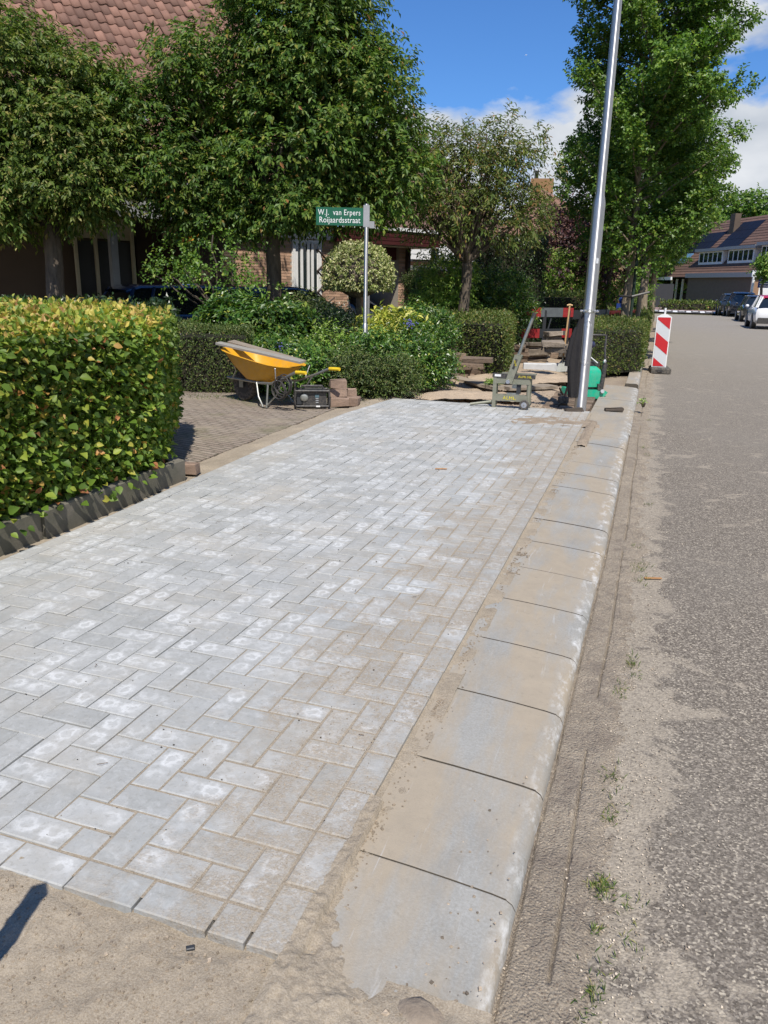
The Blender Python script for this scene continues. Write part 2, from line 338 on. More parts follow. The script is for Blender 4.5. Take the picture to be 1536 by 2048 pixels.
class MB:
    def __init__(s): s.v = []; s.f = []; s.uv = []
    def add(s, vs, fs):
        b = len(s.v); s.v += [tuple(map(float, v)) for v in vs]; s.f += [tuple(b+i for i in f) for f in fs]; return s
    def box(s, c, d, rz=0, rx=0, ry=0, taper=None):
        M_ = (Matrix.Rotation(rz, 3, 'Z') @ Matrix.Rotation(ry, 3, 'Y') @ Matrix.Rotation(rx, 3, 'X'))
        vs = []
        for k in (-1, 1):
            for a, b in ((-1, -1), (1, -1), (1, 1), (-1, 1)):
                t = taper if (taper and k > 0) else 1
                vs.append(Vector(c) + M_ @ Vector((a*d[0]/2*t, b*d[1]/2*t, k*d[2]/2)))
        return s.add(vs, [(0, 3, 2, 1), (4, 5, 6, 7), (0, 1, 5, 4), (1, 2, 6, 5), (2, 3, 7, 6), (3, 0, 4, 7)])
    def cbox(s, c, d, ch, rz=0, jit=0):
        """box with chamfered top edges"""
        ca, sa = math.cos(rz), math.sin(rz); vs = []
        for (e, zz) in ((0, -.5), (0, .5), (ch, .5)):
            for a, b in ((-1, -1), (1, -1), (1, 1), (-1, 1)):
                x = a*(d[0]/2-e); y = b*(d[1]/2-e); zq = d[2]*zz - (ch if (zz > 0 and e == 0) else 0)
                x += random.uniform(-jit, jit); y += random.uniform(-jit, jit); zq += random.uniform(-jit, jit)
                vs.append((c[0]+ca*x-sa*y, c[1]+sa*x+ca*y, c[2]+zq))
        fs = [(0, 3, 2, 1), (8, 9, 10, 11)]
        for r in (0, 4):
            for i in range(4): fs.append((r+i, r+(i+1) % 4, r+4+(i+1) % 4, r+4+i))
        return s.add(vs, fs)
    def tube(s, pts, r, n=8, caps=True):
        pts = [Vector(tuple(map(float, p))) for p in pts]
        rs = r if isinstance(r, (list, tuple)) else [r]*len(pts)
        vs = []; up = None
        for i, p in enumerate(pts):
            d = (pts[min(i+1, len(pts)-1)] - pts[max(i-1, 0)]).normalized()
            if up is None: up = Vector((0, 0, 1)) if abs(d.z) < .9 else Vector((1, 0, 0))
            a = d.cross(up).normalized(); b = a.cross(d).normalized(); up = b
            for k in range(n):
                t = 2*math.pi*k/n; vs.append(p + a*math.cos(t)*rs[i] + b*math.sin(t)*rs[i])
        fs = [(i*n+k, i*n+(k+1) % n, (i+1)*n+(k+1) % n, (i+1)*n+k) for i in range(len(pts)-1) for k in range(n)]
        if caps: fs += [tuple(range(n-1, -1, -1)), tuple((len(pts)-1)*n+k for k in range(n))]
        return s.add(vs, fs)
    def loft(s, rings, closed=True, caps=True):
        n = len(rings[0]); vs = [v for r in rings for v in r]; m = n if closed else n-1
        fs = [(i*n+k, i*n+(k+1) % n, (i+1)*n+(k+1) % n, (i+1)*n+k) for i in range(len(rings)-1) for k in range(m)]
        if caps: fs += [tuple(range(n-1, -1, -1)), tuple((len(rings)-1)*n+k for k in range(n))]
        return s.add(vs, fs)
    def prism(s, poly, z0, z1):
        n = len(poly); vs = [(x, y, z0) for x, y in poly]+[(x, y, z1) for x, y in poly]
        return s.add(vs, [tuple(range(n-1, -1, -1)), tuple(range(n, 2*n))]+[(i, (i+1) % n, n+(i+1) % n, n+i) for i in range(n)])
    def plate(s, poly, y0, y1):
        """polygon in x,z extruded along y"""
        n = len(poly); vs = [(x, y0, q) for x, q in poly]+[(x, y1, q) for x, q in poly]
        return s.add(vs, [tuple(range(n)), tuple(range(2*n-1, n-1, -1))]+[(i, n+i, n+(i+1) % n, (i+1) % n) for i in range(n)])
    def ball(s, c, r, n=10, m=7, jit=0):
        r = r if isinstance(r, (tuple, list)) else (r, r, r); vs = [(c[0], c[1], c[2]-r[2])]
        for j in range(1, m):
            for i in range(n):
                a = math.pi*j/m; b = 2*math.pi*i/n; q = 1+random.uniform(-jit, jit)
                vs.append((c[0]+r[0]*q*math.sin(a)*math.cos(b), c[1]+r[1]*q*math.sin(a)*math.sin(b), c[2]-r[2]*q*math.cos(a)))
        vs.append((c[0], c[1], c[2]+r[2])); L = len(vs)-1
        fs = [(0, 1+(i+1) % n, 1+i) for i in range(n)]
        for j in range(m-2):
            for i in range(n): fs.append((1+j*n+i, 1+j*n+(i+1) % n, 1+(j+1)*n+(i+1) % n, 1+(j+1)*n+i))
        fs += [(L, 1+(m-2)*n+i, 1+(m-2)*n+(i+1) % n) for i in range(n)]
        return s.add(vs, fs)
    def wheel(s, c, r, wd, axis=(0, 1, 0), n=18):
        a = Vector(axis).normalized(); c = Vector(c); rs = [r*.93, r, r, r*.93]; o = [-.5, -.3, .3, .5]
        return s.tube([c+a*wd*q for q in o], rs, n)
    def mesh(s, name, mat, smooth=False):
        me = bpy.data.meshes.new(name); me.from_pydata(s.v, [], s.f)
        me.materials.append(mat)
        bm = bmesh.new(); bm.from_mesh(me); bmesh.ops.recalc_face_normals(bm, faces=bm.faces); bm.to_mesh(me); bm.free()
        if smooth:
            me.polygons.foreach_set('use_smooth', [True]*len(me.polygons))
            try: me.set_sharp_from_angle(angle=math.radians(smooth if smooth > 1 else 40))
            except Exception: pass
        me.update(); return me
    def build(s, name, mat, parent=None, smooth=False, loc=None, kind=None, label=None):
        o = link(name, s.mesh(name, mat, smooth), parent, loc)
        if kind: o['kind'] = kind
        if label: o['label'] = label
        return o
def text_obj(name, txt, size, mat, parent, loc, rot, space=1.0, depth=.001, sx=1.0, label=None, fit=None):
    cu = bpy.data.curves.new(name, 'FONT'); cu.body = txt; cu.size = size; cu.extrude = depth; cu.space_character = space
    cu.resolution_u = 3
    to = bpy.data.objects.new('tmp', cu); me = bpy.data.meshes.new_from_object(to); bpy.data.objects.remove(to)
    me.materials.clear(); me.materials.append(mat); me.name = name
    o = link(name, me, parent, loc); wd_ = max(v.co.x for v in me.vertices)-min(v.co.x for v in me.vertices); o.rotation_euler = rot; o.scale = ((fit/wd_ if fit else sx), 1, 1)
    return o

# ------------------------------------------------------------------ foliage engine
def nrm(v): return v/np.maximum(np.linalg.norm(v, axis=-1, keepdims=True), 1e-9)
def leaf_geo(pos, dr, nr, ll, lw, rich=False, fold=.22):
    """leaf meshes: pos base, dr direction, nr normal -> V,F"""
    n = len(pos); dr = nrm(dr); sd = nrm(np.cross(dr, nr)); nn = nrm(np.cross(sd, dr))
    ll = np.broadcast_to(np.asarray(ll, float), (n,))[:, None]; lw = np.broadcast_to(np.asarray(lw, float), (n,))[:, None]
    if rich:
        st = [(0, 0, 0), (.22, .42, 1), (.5, .55, 1), (.8, .3, .6), (1.02, 0, -.4), (.8, -.3, .6), (.5, -.55, 1), (.22, -.42, 1), (.5, 0, 0)]
        V = np.stack([pos + dr*ll*a + sd*lw*b + nn*lw*fold*c*(abs(b)*1.8 if b else 1) - nn*ll*.12*a*a for a, b, c in st], 1)
        f = np.array([(0, 1, 8), (1, 2, 8), (2, 3, 8), (3, 4, 8), (4, 5, 8), (5, 6, 8), (6, 7, 8), (7, 0, 8)])
        k = 9
    else:
        V = np.stack([pos, pos+dr*ll*.48+sd*lw*.5+nn*lw*fold, pos+dr*ll-nn*ll*.1, pos+dr*ll*.48-sd*lw*.5+nn*lw*fold], 1)
        f = np.array([(0, 1, 2), (0, 2, 3)]); k = 4
    Fc = (f[None]+(np.arange(n)*k)[:, None, None]).reshape(-1, 3)
    return V.reshape(-1, 3), Fc
def twigs(P, Dr, k, L, ll, lw, droop=.3, spread=.9, up=.7, rich=False):
    n = len(P); t = (np.arange(k)+.6)/k
    Dr = nrm(Dr); a = nrm(np.cross(Dr, rng.normal(size=(n, 3)))); b = np.cross(Dr, a)
    Lr = (L*rng.uniform(.6, 1.3, n))[:, None, None]
    pos = P[:, None] + Dr[:, None]*Lr*t[None, :, None]
    pos[..., 2] -= droop*.5*(Lr[..., 0]*t[None]**2)
    ang = rng.uniform(0, 6.28, (n, 1)) + np.arange(k)[None]*2.6 + rng.normal(0, .4, (n, k))
    sd = a[:, None]*np.cos(ang)[..., None] + b[:, None]*np.sin(ang)[..., None]
    dr = Dr[:, None]*.7 + sd*spread; dr[..., 2] -= droop
    nr = rng.normal(0, .42, (n, k, 3)); nr[..., 2] += up*.8; nr += Dr[:, None]*.3+np.array(SUNV)*.55
    s = rng.uniform(.65, 1.2, (n, k)).ravel()
    return leaf_geo(pos.reshape(-1, 3), dr.reshape(-1, 3), nr.reshape(-1, 3), ll*s, lw*s, rich)
def join(parts):
    V = []; Fc = []; b = 0
    for v, f in parts: V.append(v); Fc.append(f+b); b += len(v)
    return np.concatenate(V), np.concatenate(Fc)
def sph(n): return nrm(rng.normal(size=(n, 3)))
def clump_twigs(C, R, per, outc, k, L, ll, lw, **kw):
    """C clump centres, R radii, per twigs each; leaves point away from the clump and from outc"""
    n = len(C); d = sph(n*per); R = np.repeat(R, per); Cc = np.repeat(C, per, 0)
    P = Cc + d*(R*rng.uniform(.25, 1., n*per)**.5)[:, None]*np.array([1, 1, .72])
    o = nrm(Cc-outc)
    return twigs(P, d*.8+o*.7+np.array([0, 0, .15]), k, L, ll, lw, **kw)
def limb(mb, p0, p1, r0, r1, n=7, wob=.06, segs=6, sag=0):
    p0 = np.array(p0, float); p1 = np.array(p1, float); pts = []; rs = []
    for i in range(segs+1):
        t = i/segs; q = p0*(1-t)+p1*t
        if 0 < i < segs: q = q + rng.normal(0, wob, 3)*np.linalg.norm(p1-p0)*.25
        q[2] += sag*math.sin(math.pi*t); pts.append(q); rs.append(r0*(1-t)+r1*t)
    mb.tube(pts, rs, n)
def tree(name, base, h_fork, r, blobs, leafm, barkm, label, cat='tree', group=None, nclump=160, per=16, k=7, L=.3, ll=.1, lw=.045, R=.42,
         nlimb=8, lean=(0, 0), shell=.72, fill=.3, limb_r=.45, trunk_top=None, **kw):
    base = np.array(base, float); root = empty(name, base); tag(root, label, cat, group)
    top = base+np.array([lean[0], lean[1], h_fork]); mb = MB()
    pts = []; rs = []; segs = 9
    tt = base if trunk_top is None else None
    for i in range(segs+1):
        t = i/segs; q = base*(1-t)+top*t; q = q+np.array([*rng.normal(0, .012, 2), 0])
        pts.append(q-base); rs.append(r*(1.35 if i == 0 else 1.1 if i == 1 else 1-.18*t))
    mb.tube(pts, rs, 14)
    tot = sum(b[2] for b in blobs); leafs = []; ends = []
    for c, rad, wt in blobs:
        c = np.array(c, float); rad = np.array(rad, float); m = int(nclump*wt/tot)
        d = sph(m); fr = np.where(rng.random(m) < fill, rng.uniform(.25, shell, m), rng.uniform(shell, 1., m))
        lump = 1+.13*np.sin(d[:, 0]*7+c[0])*np.cos(d[:, 1]*6+1)+.1*np.sin(d[:, 2]*9+2)
        C = c + d*rad*(fr*lump)[:, None]
        leafs.append(clump_twigs(C, rng.uniform(.65, 1.25, m)*R, per, c-np.array([0, 0, rad[2]*.4]), k, L, ll, lw, **kw))
        ends += list(C[rng.permutation(m)[:max(2, int(nlimb*wt/tot*2))]])
    for j, e in enumerate(ends):
        st = top*1.0; 
        if trunk_top is not None: 
            f = np.clip((e[2]-base[2]-.8)/(trunk_top[2]-base[2]), .25, .95); st = base*(1-f)+np.array(trunk_top)*f
        limb(mb, st-base, e-base, r*limb_r*(1 if j < 6 else .6), .012, segs=6)
    if trunk_top is not None: limb(mb, top-base, np.array(trunk_top)-base, r*.82, .03, segs=8, wob=.02)
    mb.build('trunk', barkm, root, smooth=60)
    V, Fc = join(leafs); link('crown', np_mesh('crown', V-base, Fc, leafm), root)
    return root
def hedge(name, poly, z0, z1, leafm, label, dens=900, ll=.04, lw=.022, k=1, jit=.05, topm=None, core=.12, cat='hedge', group=None, rich=False, topdens=None,
          sides=None, lump=0., up=.5, kind=None, tall=0.):
    """poly: ccw list of x,y; leaves on every side and the top, a dark solid core inside to block light"""
    poly = [np.array(p[:2], float) for p in poly]; cen = sum(poly)/len(poly); base = np.array([cen[0], cen[1], z0])
    root = empty(name, base); tag(root, label, cat, group)
    area2 = sum(poly[i][0]*poly[(i+1) % len(poly)][1]-poly[(i+1) % len(poly)][0]*poly[i][1] for i in range(len(poly)))
    if area2 < 0: poly = poly[::-1]
    n = len(poly); P = []; N = []
    for i in range(n):
        a, b = poly[i], poly[(i+1) % n]; L = np.linalg.norm(b-a); nr = np.array([(b-a)[1], -(b-a)[0]])/max(L, 1e-6)
        dd = dens
        if ((a+b)/2-CAM[:2]) @ nr > 0: dd = dens*.25          # far side: thinner
        m = int(L*(z1-z0)*dd)
        if m < 1: continue
        t = rng.random(m); zz = rng.uniform(z0, z1, m); q = a[None]*(1-t)[:, None]+b[None]*t[:, None]
        off = rng.normal(0, jit, m)*.7 + lump*np.sin(t*L*3+i)*np.cos(zz*4)-((zz-z0)/(z1-z0) < .08)*jit
        q = q+nr[None]*off[:, None]; P.append(np.c_[q, zz]); N.append(np.tile([nr[0], nr[1], .25], (m, 1)))
    mn = np.min(poly, 0); mx = np.max(poly, 0); m = int((mx[0]-mn[0])*(mx[1]-mn[1])*(topdens or dens))
    q = rng.uniform(mn, mx, (m, 2)); ins = np.ones(m, bool)
    for i in range(n):
        a, b = poly[i], poly[(i+1) % n]; ins &= ((b-a)[0]*(q[:, 1]-a[1])-(b-a)[1]*(q[:, 0]-a[0])) > -.02
    q = q[ins]; zt = z1+rng.normal(0, jit*.7, len(q))+lump*np.sin(q[:, 0]*4+1)*np.cos(q[:, 1]*3.3)+tall*np.maximum(rng.normal(0, 1, len(q)), 0)
    Pt = np.c_[q, zt]; Nt = np.tile([0., 0, 1], (len(q), 1))
    # solid dark core added inside the leaves to block light
    s = core; cp = [cen+(p-cen)*(1-s/max(np.linalg.norm(p-cen), .3)) for p in poly]
    MB().prism([tuple(p-cen) for p in cp], 0.0, z1-z0-s).build('dark_core', HEDGE_CORE, root)
    def lv(P, N, mat, nm):
        m = len(P); d = N+rng.normal(0, .75, (m, 3)); d[:, 2] -= .25*(N[:, 2] < .5); d = nrm(d)
        nn = N*.9+rng.normal(0, .55, (m, 3)); nn[:, 2] += up
        sc = rng.uniform(.6, 1.25, m); V, Fc = leaf_geo(P-nrm(N)*ll*.3, d, nn, ll*sc, lw*sc, rich)
        o = link(nm, np_mesh(nm, V-base, Fc, mat), root); return o
    if P: lv(np.concatenate(P), np.concatenate(N), leafm, 'leaves')
    lv(Pt, Nt, topm or leafm, 'top_leaves')
    return root
def bush(name, c, rad, leafm, label, n=60, per=12, k=6, L=.16, ll=.06, lw=.03, R=.16, cat='shrub', group=None, stem=None, dome=False, rich=False, **kw):
    c = np.array(c, float); rad = np.array(rad, float); base = np.array([c[0], c[1], 0 if stem is None else stem])
    root = empty(name, base); tag(root, label, cat, group)
    d = sph(n); 
    if dome: d[:, 2] = np.where(d[:, 2] < -.25, -.25, d[:, 2])
    fr = np.where(rng.random(n) < .3, rng.uniform(.3, .75, n), rng.uniform(.75, 1, n)); C = c+d*rad*fr[:, None]
    C[:, 2] = np.maximum(C[:, 2], base[2]+.05)
    V, Fc = clump_twigs(C, rng.uniform(.7, 1.2, n)*R, per, c-np.array([0, 0, rad[2]*.5]), k, L, ll, lw, rich=rich, **kw)
    V[:, 2] = np.maximum(V[:, 2], .01)
    link('leaves', np_mesh('leaves', V-base, Fc, leafm), root)
    mb = MB()
    for e in C[:10]: limb(mb, (0, 0, 0), (c*0+e)-base, .018, .005, n=5, segs=4)
    mb.build('stems', BARK, root)
    return root
# leaf materials
LF = {}
LF['beech'] = leafmat('beech_leaf', [(0, (.05, .095, .014)), (.35, (.095, .165, .022)), (.7, (.15, .235, .032)), (.9, (.26, .31, .045)), (.955, (.46, .38, .07)), (.985, (.42, .18, .07)), (1, (.30, .12, .05))], .5, .3, .35)
LF['beecht'] = leafmat('beech_top_leaf', [(0, (.10, .19, .026)), (.35, (.22, .30, .04)), (.62, (.50, .45, .08)), (.88, (.55, .40, .12)), (1, (.32, .16, .06))], .5, .3)
LF['tree'] = leafmat('tree_leaf', [(0, (.04, .09, .016)), (.5, (.09, .165, .028)), (.85, (.16, .23, .04)), (.97, (.23, .24, .05)), (1, (.28, .13, .05))], .5, .3, .3)
LF['treey'] = leafmat('tree_leaf_b', [(0, (.055, .105, .018)), (.5, (.115, .18, .03)), (.85, (.20, .24, .055)), (1, (.34, .28, .10))], .5, .3, .3)
LF['ginkgo'] = leafmat('broad_leaf', [(0, (.05, .115, .016)), (.5, (.10, .195, .028)), (.9, (.18, .28, .04)), (1, (.27, .32, .06))], .45, .3, .4)
LF['prunus'] = leafmat('prunus_leaf', [(0, (.06, .105, .02)), (.5, (.12, .165, .034)), (.88, (.19, .20, .05)), (1, (.29, .15, .06))], .5, .28)
LF['yew'] = leafmat('small_leaf', [(0, (.035, .065, .014)), (.5, (.08, .125, .028)), (.9, (.15, .19, .045)), (1, (.22, .17, .08))], .5, .15)
LF['box'] = leafmat('hedge_leaf', [(0, (.045, .08, .012)), (.5, (.10, .15, .026)), (.9, (.18, .21, .045)), (1, (.30, .20, .09))], .5, .2)
LF['shiny'] = leafmat('shiny_leaf', [(0, (.03, .085, .014)), (.5, (.065, .15, .02)), (.9, (.15, .24, .035)), (1, (.34, .36, .06))], .36, .2, .6)
LF['dark'] = leafmat('dark_leaf', [(0, (.010, .028, .008)), (.6, (.025, .055, .012)), (1, (.06, .10, .02))], .35, .12, .6)
LF['lime'] = leafmat('lime_leaf', [(0, (.10, .20, .03)), (.5, (.20, .32, .05)), (1, (.34, .42, .10))], .4, .3)
LF['yellow'] = leafmat('yellow_leaf', [(0, (.16, .24, .03)), (.4, (.36, .38, .05)), (.75, (.52, .50, .10)), (1, (.64, .60, .22))], .45, .25)
LF['varieg'] = leafmat('variegated_leaf', [(0, (.12, .17, .04)), (.5, (.28, .32, .10)), (.8, (.52, .50, .25)), (1, (.62, .58, .36))], .5, .2)
LF['purple'] = leafmat('purple_leaf', [(0, (.02, .010, .012)), (.6, (.055, .022, .025)), (1, (.14, .06, .05))], .5, .15)
LF['grass'] = leafmat('grass_leaf', [(0, (.06, .10, .02)), (.6, (.12, .18, .04)), (1, (.30, .27, .10))], .6, .2)

# ================================================================== SETTING
def grid(name, x0, x1, y0, y1, nx, ny, hf, mat, kind='structure', smooth=True, label=None):
    X, Y = np.meshgrid(np.linspace(x0, x1, nx+1), np.linspace(y0, y1, ny+1)); Z = hf(X, Y)
    V = np.stack([X.ravel(), Y.ravel(), Z.ravel()], 1); i = np.arange(ny)[:, None]*(nx+1)+np.arange(nx)[None]
    Fc = np.stack([i, i+1, i+nx+2, i+nx+1], -1).reshape(-1, 4)
    o = link(name, np_mesh(name, V, Fc, mat, smooth)); return tag(o, label, None, None, kind)
def vnoise(X, Y, s, seed=0):
    r = np.random.default_rng(seed); T = r.random((64, 64)); x = X*s+100; y = Y*s+100
    xi = np.floor(x).astype(int); yi = np.floor(y).astype(int); fx = x-xi; fy = y-yi
    fx = fx*fx*(3-2*fx); fy = fy*fy*(3-2*fy); g = lambda a, b: T[a % 64, b % 64]
    return (g(xi, yi)*(1-fx)+g(xi+1, yi)*fx)*(1-fy)+(g(xi, yi+1)*(1-fx)+g(xi+1, yi+1)*fx)*fy-.5
def fbm(X, Y, s, o=4, seed=0):
    return sum(vnoise(X, Y, s*2**k, seed+k)/2**k for k in range(o))
GRASSM = simple('verge_soil', (.10, .12, .04), (.16, .13, .08), .8, .95, bump=.5, bscale=20)
grid('ground', -900, 900, -300, 1500, 2, 2, lambda X, Y: X*0-.22, GRASSM)
grid('road', -.02, 7.4, -4, 60, 6, 40, lambda X, Y: X*0-.104, ASPHALT)
PX0, PX1 = -3.38, -.65; PS0, PS1 = 1.28, 10.15      # paved area
def left_edge(s): return -3.27-.16*np.clip((s-4)/4, 0, 1)+.13*np.clip((s-8.6)/1.5, 0, 1)
# sand the new footpath is bedded in
def sand_h(X, Y):
    h = -.046+.016*fbm(X, Y, 1.3, 3, 3)+.018*fbm(X, Y, 7, 4, 5)+.012*fbm(X, Y, 31, 3, 9)
    h = h+.040*np.clip((Y-.9)*3, 0, 1)*(1-.6*np.clip((X+1.3)/.5, 0, 1))+.006*fbm(X, Y, 70, 2, 13)
    h = h-.02*np.clip((X+.75)/.25, 0, 1)*np.clip((1.2-Y)*4, 0, 1)
    return h
grid('sand_bed', -5.6, -.17, -1.2, 1.33, 300, 150, sand_h, m_sand1, label='loose sand in front of the new paving')
grid('sand_joints', PX0-.4, PX1+.02, 1.32, PS1, 60, 160, lambda X, Y: -.0115+.0078*np.clip((X+1.75)*2.2, 0, 1)-.022*(X < left_edge(Y)+.02)-.022*(X > PX1)+.0015*np.clip((2.2-Y)*1.2, 0, 1)+.006*fbm(X, Y, 9, 3, 2)*(X < left_edge(Y)), m_sand1)
grid('kerb_sand', PX1-.01, PX1+.075, 1.25, 9.3, 8, 260, lambda X, Y: -.019-.10*(X-PX1)+.016*fbm(X, Y, 11, 4, 21), m_sand1)
def soil_h(X, Y):
    h = -.085+.05*fbm(X, Y, .9, 3, 11)+.03*fbm(X, Y, 5, 4, 15)
    h += .13*np.exp(-((X+2.1)**2/.5+(Y-14.6)**2/.35)) + .1*np.exp(-((X+3.4)**2/.5+(Y-12.9)**2/.5))+.05*(Y < PS1+.15)
    return h
grid('soil', -1.3, -.3, 13.3, 24, 10, 60, lambda X, Y: -.09+.02*fbm(X, Y, 4, 3, 3), m_soil)
m_sand2 = m_sand('warm_sand_mat', (.47, .35, .23), (.27, .20, .14))
grid('soil', -5.2, -.72, PS1+.0, 24, 110, 260, soil_h, m_sand2, label='dug up sandy soil behind the new paving')
# driveway of old clinkers
dv = MB(); e1 = G(345, 952); e2 = G(480, 882); e3 = G(640, 828); e4 = G(755, 790)
dpoly = [(-3.62, 4.6), (-3.66, 7.5), (-3.72, 9.6), (-3.45, 10.7), (-3.2, 11.6), (-9, 13.5), (-12, 6), (-4.2, 4.6)]
dv.prism(dpoly, -.12, -.012); tag(dv.build('driveway', DRIVE), 'worn brown driveway between the two hedges', None, None, 'structure')
grid('driveway_sand', -3.78, -3.2, 4.75, 11, 14, 180, lambda X, Y: -.022+.012*fbm(X, Y, 6, 4, 33)+.02*np.exp(-(X+3.5)**2/.006)*(vnoise(X, Y, 3, 8) > 0), m_sand1)
grid('garden_soil', -60, -5.0, 6, 80, 10, 10, lambda X, Y: X*0-.06, m_soil)
grid('front_verge', -5.3, -.7, 24, 62, 4, 10, lambda X, Y: X*0-.1, m_soil)

# ---------------- new paving, herringbone
pave = empty('footpath', (0, 0, 0)); tag(pave, 'new light grey concrete block footpath laid in herringbone', None, None, 'structure')
Wd, Ln, Hh, GAP = .105, .21, .075, .0032
def clip(poly, a, b, c):              # keep a x + b y <= c
    out = []
    for i in range(len(poly)):
        p, q = poly[i], poly[(i+1) % len(poly)]; dp = a*p[0]+b*p[1]-c; dq = a*q[0]+b*q[1]-c
        if dp <= 0: out.append(p)
        if dp*dq < 0: t = dp/(dp-dq); out.append((p[0]+(q[0]-p[0])*t, p[1]+(q[1]-p[1])*t))
    return out
def area(p): return abs(sum(p[i][0]*p[(i+1) % len(p)][1]-p[(i+1) % len(p)][0]*p[i][1] for i in range(len(p))))/2
bricks = []      # centre, along-angle, polygon (local)
def rect(x0, x1, y0, y1): return [(x0, y0), (x1, y0), (x1, y1), (x0, y1)]
ix0, ix1, iy0, iy1 = PX0, PX1-Wd, PS0+Wd, PS1-Wd
g0x, g0y = PX1-Wd, PS0+Wd
for i in range(-28, 1):
    for j in range(0, 86):
        k = (i-j) % 4
        if k == 0: r = (i, i+2, j, j+1, 0)
        elif k == 3: r = (i, i+1, j, j+2, 1)
        else: continue
        x0, x1, y0, y1 = g0x+r[0]*Wd, g0x+r[1]*Wd, g0y+r[2]*Wd, g0y+r[3]*Wd
        p = rect(x0, x1, y0, y1); ym = (y0+y1)/2; le = left_edge(ym)+Wd
        p = clip(p, 1, 0, ix1); p = clip(p, 0, 1, iy1); p = clip(p, 0, -1, -iy0); p = clip(p, -1, 0, -le) if len(p) > 2 else p
        if len(p) < 3 or area(p) < .0016: continue
        bricks.append(((x0+x1)/2 if 0 else (x0+x1)/2, (y0+y1)/2, r[4], p))
# the first column on the left/bottom of the grid can miss cells at the lower border: fill with vertical halves
for i in range(-28, 0):
    if (i-0) % 4 == 2:
        p = rect(g0x+i*Wd, g0x+(i+1)*Wd, g0y, g0y+Wd); le = left_edge(g0y)+Wd; p = clip(p, -1, 0, -le)
        if len(p) > 2 and area(p) > .0016: bricks.append((g0x+(i+.5)*Wd, g0y, 1, p))
y = PS0                                 # right border row (stretchers along the kerb), left border row
while y < PS1-.02:
    y1 = min(y+Ln, PS1); bricks.append((PX1-Wd/2, (y+y1)/2, 1, rect(PX1-Wd, PX1, y, y1))); y = y1
y = PS0
while y < PS1-.02:
    y1 = min(y+Ln, PS1); a, b = left_edge(y), left_edge(y1)
    bricks.append(((a+b)/2+Wd/2, (y+y1)/2, 1, [(a, y), (a+Wd, y), (b+Wd, y1), (b, y1)])); y = y1
for yy in (PS0, PS1-Wd):                # front row: one half stone, then stretchers; back row
    x = PX1-Wd; first = True
    while x > left_edge(yy)+Wd+.02:
        x1 = max(x-(Ln/2 if first else Ln), left_edge(yy)+Wd); first = False
        bricks.append(((x+x1)/2, yy+Wd/2, 0, rect(x1, x, yy, yy+Wd))); x = x1
def brick_geo(p, cx, cy, GAP=GAP):
    """inset polygon -> chamfered block, local coords + uv"""
    n = len(p); c = (sum(q[0] for q in p)/n, sum(q[1] for q in p)/n)
    def inset(e):
        out = []
        for q in p:
            dx, dy = q[0]-c[0], q[1]-c[1]
            out.append((q[0]-math.copysign(min(e, abs(dx)*.8), dx), q[1]-math.copysign(min(e, abs(dy)*.8), dy)))
        return out
    a = inset(GAP/2+.0006); b = inset(GAP/2+.0042); cc = 0
    vs = [(x-cx, y-cy, -Hh) for x, y in a]+[(x-cx, y-cy, -.0032) for x, y in a]+[(x-cx, y-cy, 0) for x, y in b]
    fs = []
    for r in (0, n):
        for i in range(n): fs.append((r+i, r+(i+1) % n, r+n+(i+1) % n, r+n+i))
    fs.append(tuple(2*n+i for i in range(n)))
    return vs, fs
def mesh_uv(name, vs, fs, mat, uvs):
    me = bpy.data.meshes.new(name); me.from_pydata(vs, [], fs); me.materials.append(mat)
    uvl = me.uv_layers.new(name='uv'); li = np.empty(len(me.loops), np.int32); me.loops.foreach_get('vertex_index', li)
    uvl.data.foreach_set('uv', np.asarray(uvs, np.float32)[li].ravel()); me.update(); return me
B = np.array([(b[0], b[1], 0) for b in bricks]); bx, by, bz = proj(B)
vis = (bx > -60) & (bx < 1590) & (by < 2110) & (by > 0) & (bz > 0)
order = np.argsort(np.where(vis, bz, 1e6)); near = set(order[:300].tolist())
cache = {}; jv, jf, ju = [], [], []
for idx, (cx, cy, o_, p) in enumerate(bricks):
    xs = [q[0] for q in p]; ys = [q[1] for q in p]; full = len(p) == 4 and abs(max(xs)-min(xs)-(Ln if o_ == 0 else Wd)) < 1e-6 and abs(max(ys)-min(ys)-(Wd if o_ == 0 else Ln)) < 1e-6
    dz = random.uniform(-.0022, .0022); tx, ty = random.gauss(0, .007), random.gauss(0, .006); rz = random.gauss(0, .004)
    gp = GAP+(.0034 if cx > -1.15 else .0018 if cx > -1.6 else 0); key = (o_, gp) if full else idx
    if key not in cache:
        vs, fs = brick_geo(p, cx, cy, gp); uvs = [(v[0], v[1]) if o_ == 0 else (v[1], v[0]) for v in vs]
        if idx in near: cache[key] = (mesh_uv('brick', vs, fs, PAVER, uvs), vs, fs, uvs)
        else: cache[key] = (None, vs, fs, uvs)
    me, vs, fs, uvs = cache[key]
    if idx in near:
        if me is None: me = mesh_uv('brick', vs, fs, PAVER, uvs); cache[key] = (me, vs, fs, uvs)
        o = link('brick', me, pave, (cx, cy, dz)); o.rotation_euler = (tx*.8, ty*.8, rz)
    else:
        b = len(jv)
        jv += [(v[0]+cx-v[1]*rz, v[1]+cy+v[0]*rz, v[2]+dz+v[0]*ty+v[1]*tx) for v in vs]; jf += [tuple(b+i for i in f) for f in fs]; ju += uvs
o = link('brick', mesh_uv('brick', jv, jf, PAVER, ju), pave); o['kind'] = 'stuff'

